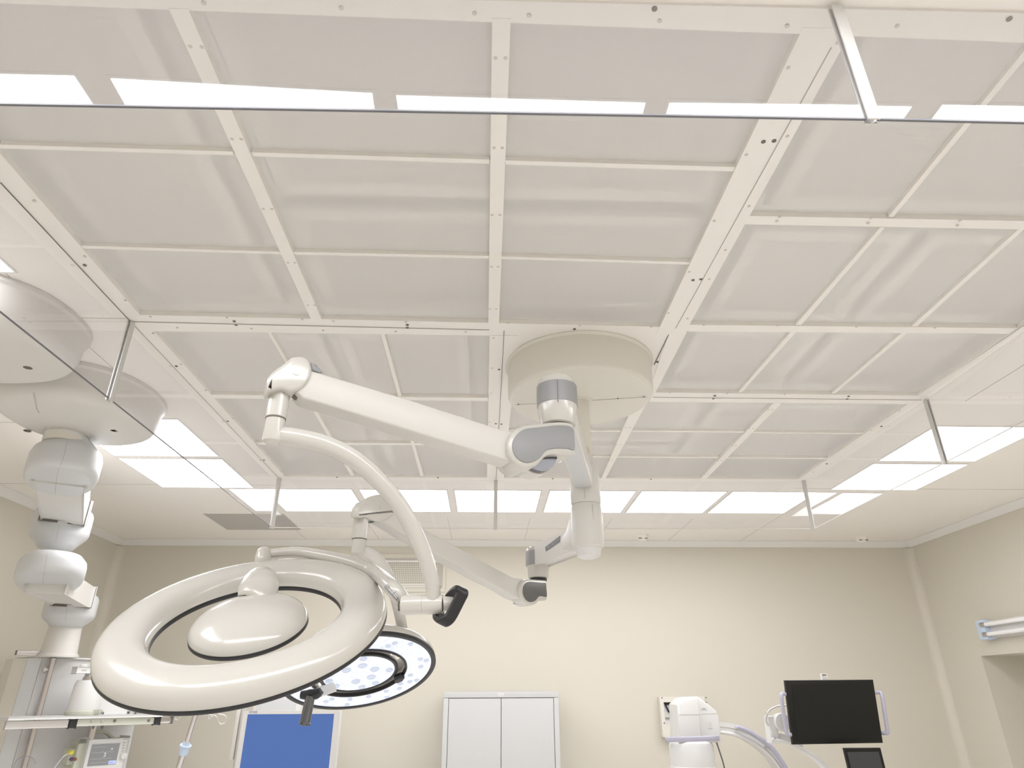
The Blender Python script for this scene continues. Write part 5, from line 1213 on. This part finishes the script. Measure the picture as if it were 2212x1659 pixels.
obj('screen_back', slab(BM(), [S(x+2, y+1, .036) for x, y in ((1697, 1470), (1884, 1470), (1904, 1604), (1713, 1607))], nS, .025, .006), 'white', ws, 40)
for pts in ([(1699, 1500, .02), (1690, 1499, .01), (1688, 1506, -.005), (1693, 1545, -.01), (1699, 1582, -.01), (1703, 1588, .0), (1711, 1586, .02)], [(1891, 1496, .02), (1900, 1496, .01), (1905, 1503, -.005), (1911, 1540, -.01), (1917, 1579, -.01), (1913, 1584, .0), (1904, 1583, .02)]):
    obj('side_grip', add_tube(BM(), cr([S(*p) for p in pts], 6), .0115, 16), 'lav', ws, 60, 'lavender side grip')
qq = S(1781, 1463, .03)
obj('camera_housing', add_box(BM(), (qq[0]-.018, YS+.02, S(1781, 1470, .03)[2]), (qq[0]+.018, YS+.05, S(1781, 1455.5, .03)[2]), .004), 'white', ws)
q2 = S(1780.5, 1458, .018); obj('camera_window', add_box(BM(), (q2[0]-.014, YS+.0185, q2[2]-.004), (q2[0]+.014, YS+.021, q2[2]+.004)), 'seam', ws, 0)
# joint behind the left edge
kb = .14
jb = [(1659, 1547), (1676, 1546.5), (1681, 1574), (1686, 1604), (1667, 1605.5), (1663, 1575)]
obj('arm_joint', slab(BM(), [S(*p, kb) for p in jb], nS, .09, .012), 'white', ws, 40)
jc = S(1691, 1560, kb-.02); obj('joint_disc', lathe(BM(), jc, (0, -1, 0), [(.052, -.05), (.054, 0), (.050, .008), (.02, .010)], 40), 'white', ws)
l2 = [(1667, 1575), (1684, 1576), (1730, 1604), (1770, 1640), (1745, 1640), (1700, 1604), (1668, 1606)]
obj('lower_arm', slab(BM(), [S(*p, kb+.02) for p in [(1667, 1583), (1690, 1585), (1735, 1604), (1735, 1620), (1705, 1606), (1668, 1606)]], nS, .06, .008), 'white', ws, 40)
cv = [S(x, y, kb-.03) for x, y in [(1668, 1596), (1690, 1602), (1715, 1611), (1745, 1627), (1770, 1646), (1792, 1670), (1806, 1700)]]
obj('curved_tube', add_tube(BM(), cr(cv, 6), [.008, .010, .016, .024, .026], 18), 'white', ws, 60)
cw = [S(x, y, kb) for x, y in [(1698, 1524), (1682, 1525), (1664, 1533), (1656, 1546), (1655, 1558), (1660, 1568)]]
obj('cable', add_tube(BM(), cr(cw, 6), .006, 12), 'aluw', ws, 60)
obj('cable_clip', add_tube(BM(), [S(1652, 1535, kb-.01), S(1663, 1545, kb-.01)], .005, 8), 'white', ws)
q3 = S(1674.5, 1594, kb-.091); obj('warning_mark', slab(BM(), [q3+np.array([-.009, 0, -.006]), q3+np.array([.009, 0, -.006]), q3+np.array([0, 0, .012])], nS, .001), 'textg', ws, 0)
q4 = cr(cv, 6)[-1]
obj('stand_column', add_tube(BM(), cr([q4, q4+np.array([.03, .02, -.15]), np.array([q4[0]+.03, q4[1]+.05, .8])], 5), .032, 20), 'white', ws, 60)
obj('stand_cabinet', add_box(BM(), (q4[0]-.25, q4[1]-.22, .08), (q4[0]+.3, q4[1]+.3, .82), .03), 'white', ws)
for sx in (-.2, .24):
    for sy in (-.16, .24):
        q5 = np.array([q4[0]+sx, q4[1]+sy, .045]); obj('castor', lathe(BM(), q5-np.array([.015, 0, 0]), (1, 0, 0), [(.038, 0), (.045, .004), (.045, .026), (.038, .03)], 20), 'dgrey', ws)
tp = [(1824, 1616), (1902.5, 1615.5), (1921, 1690), (1842, 1692)]
YT = 4.45
def T(x, y, o=0): return AY(x, y, YT+o)
tn = nrm([0, -1, 0])
obj('control_screen', slab(BM(), [T(*p) for p in tp], tn, .03, .005), 'blackg', ws, 40, 'smaller black touch screen')
obj('control_glass', slab(BM(), [T(*p, -.001) for p in [(1830, 1624.5), (1898, 1624), (1913, 1684), (1845, 1685)]], tn, .003), 'scr2', ws, 0)
tq = T(1875, 1660, .03)
obj('control_post', add_tube(BM(), [tq, np.array([tq[0], YT+.09, tq[2]-.1]), np.array([q4[0]+.1, q4[1], .80])], .016, 14), 'white', ws)
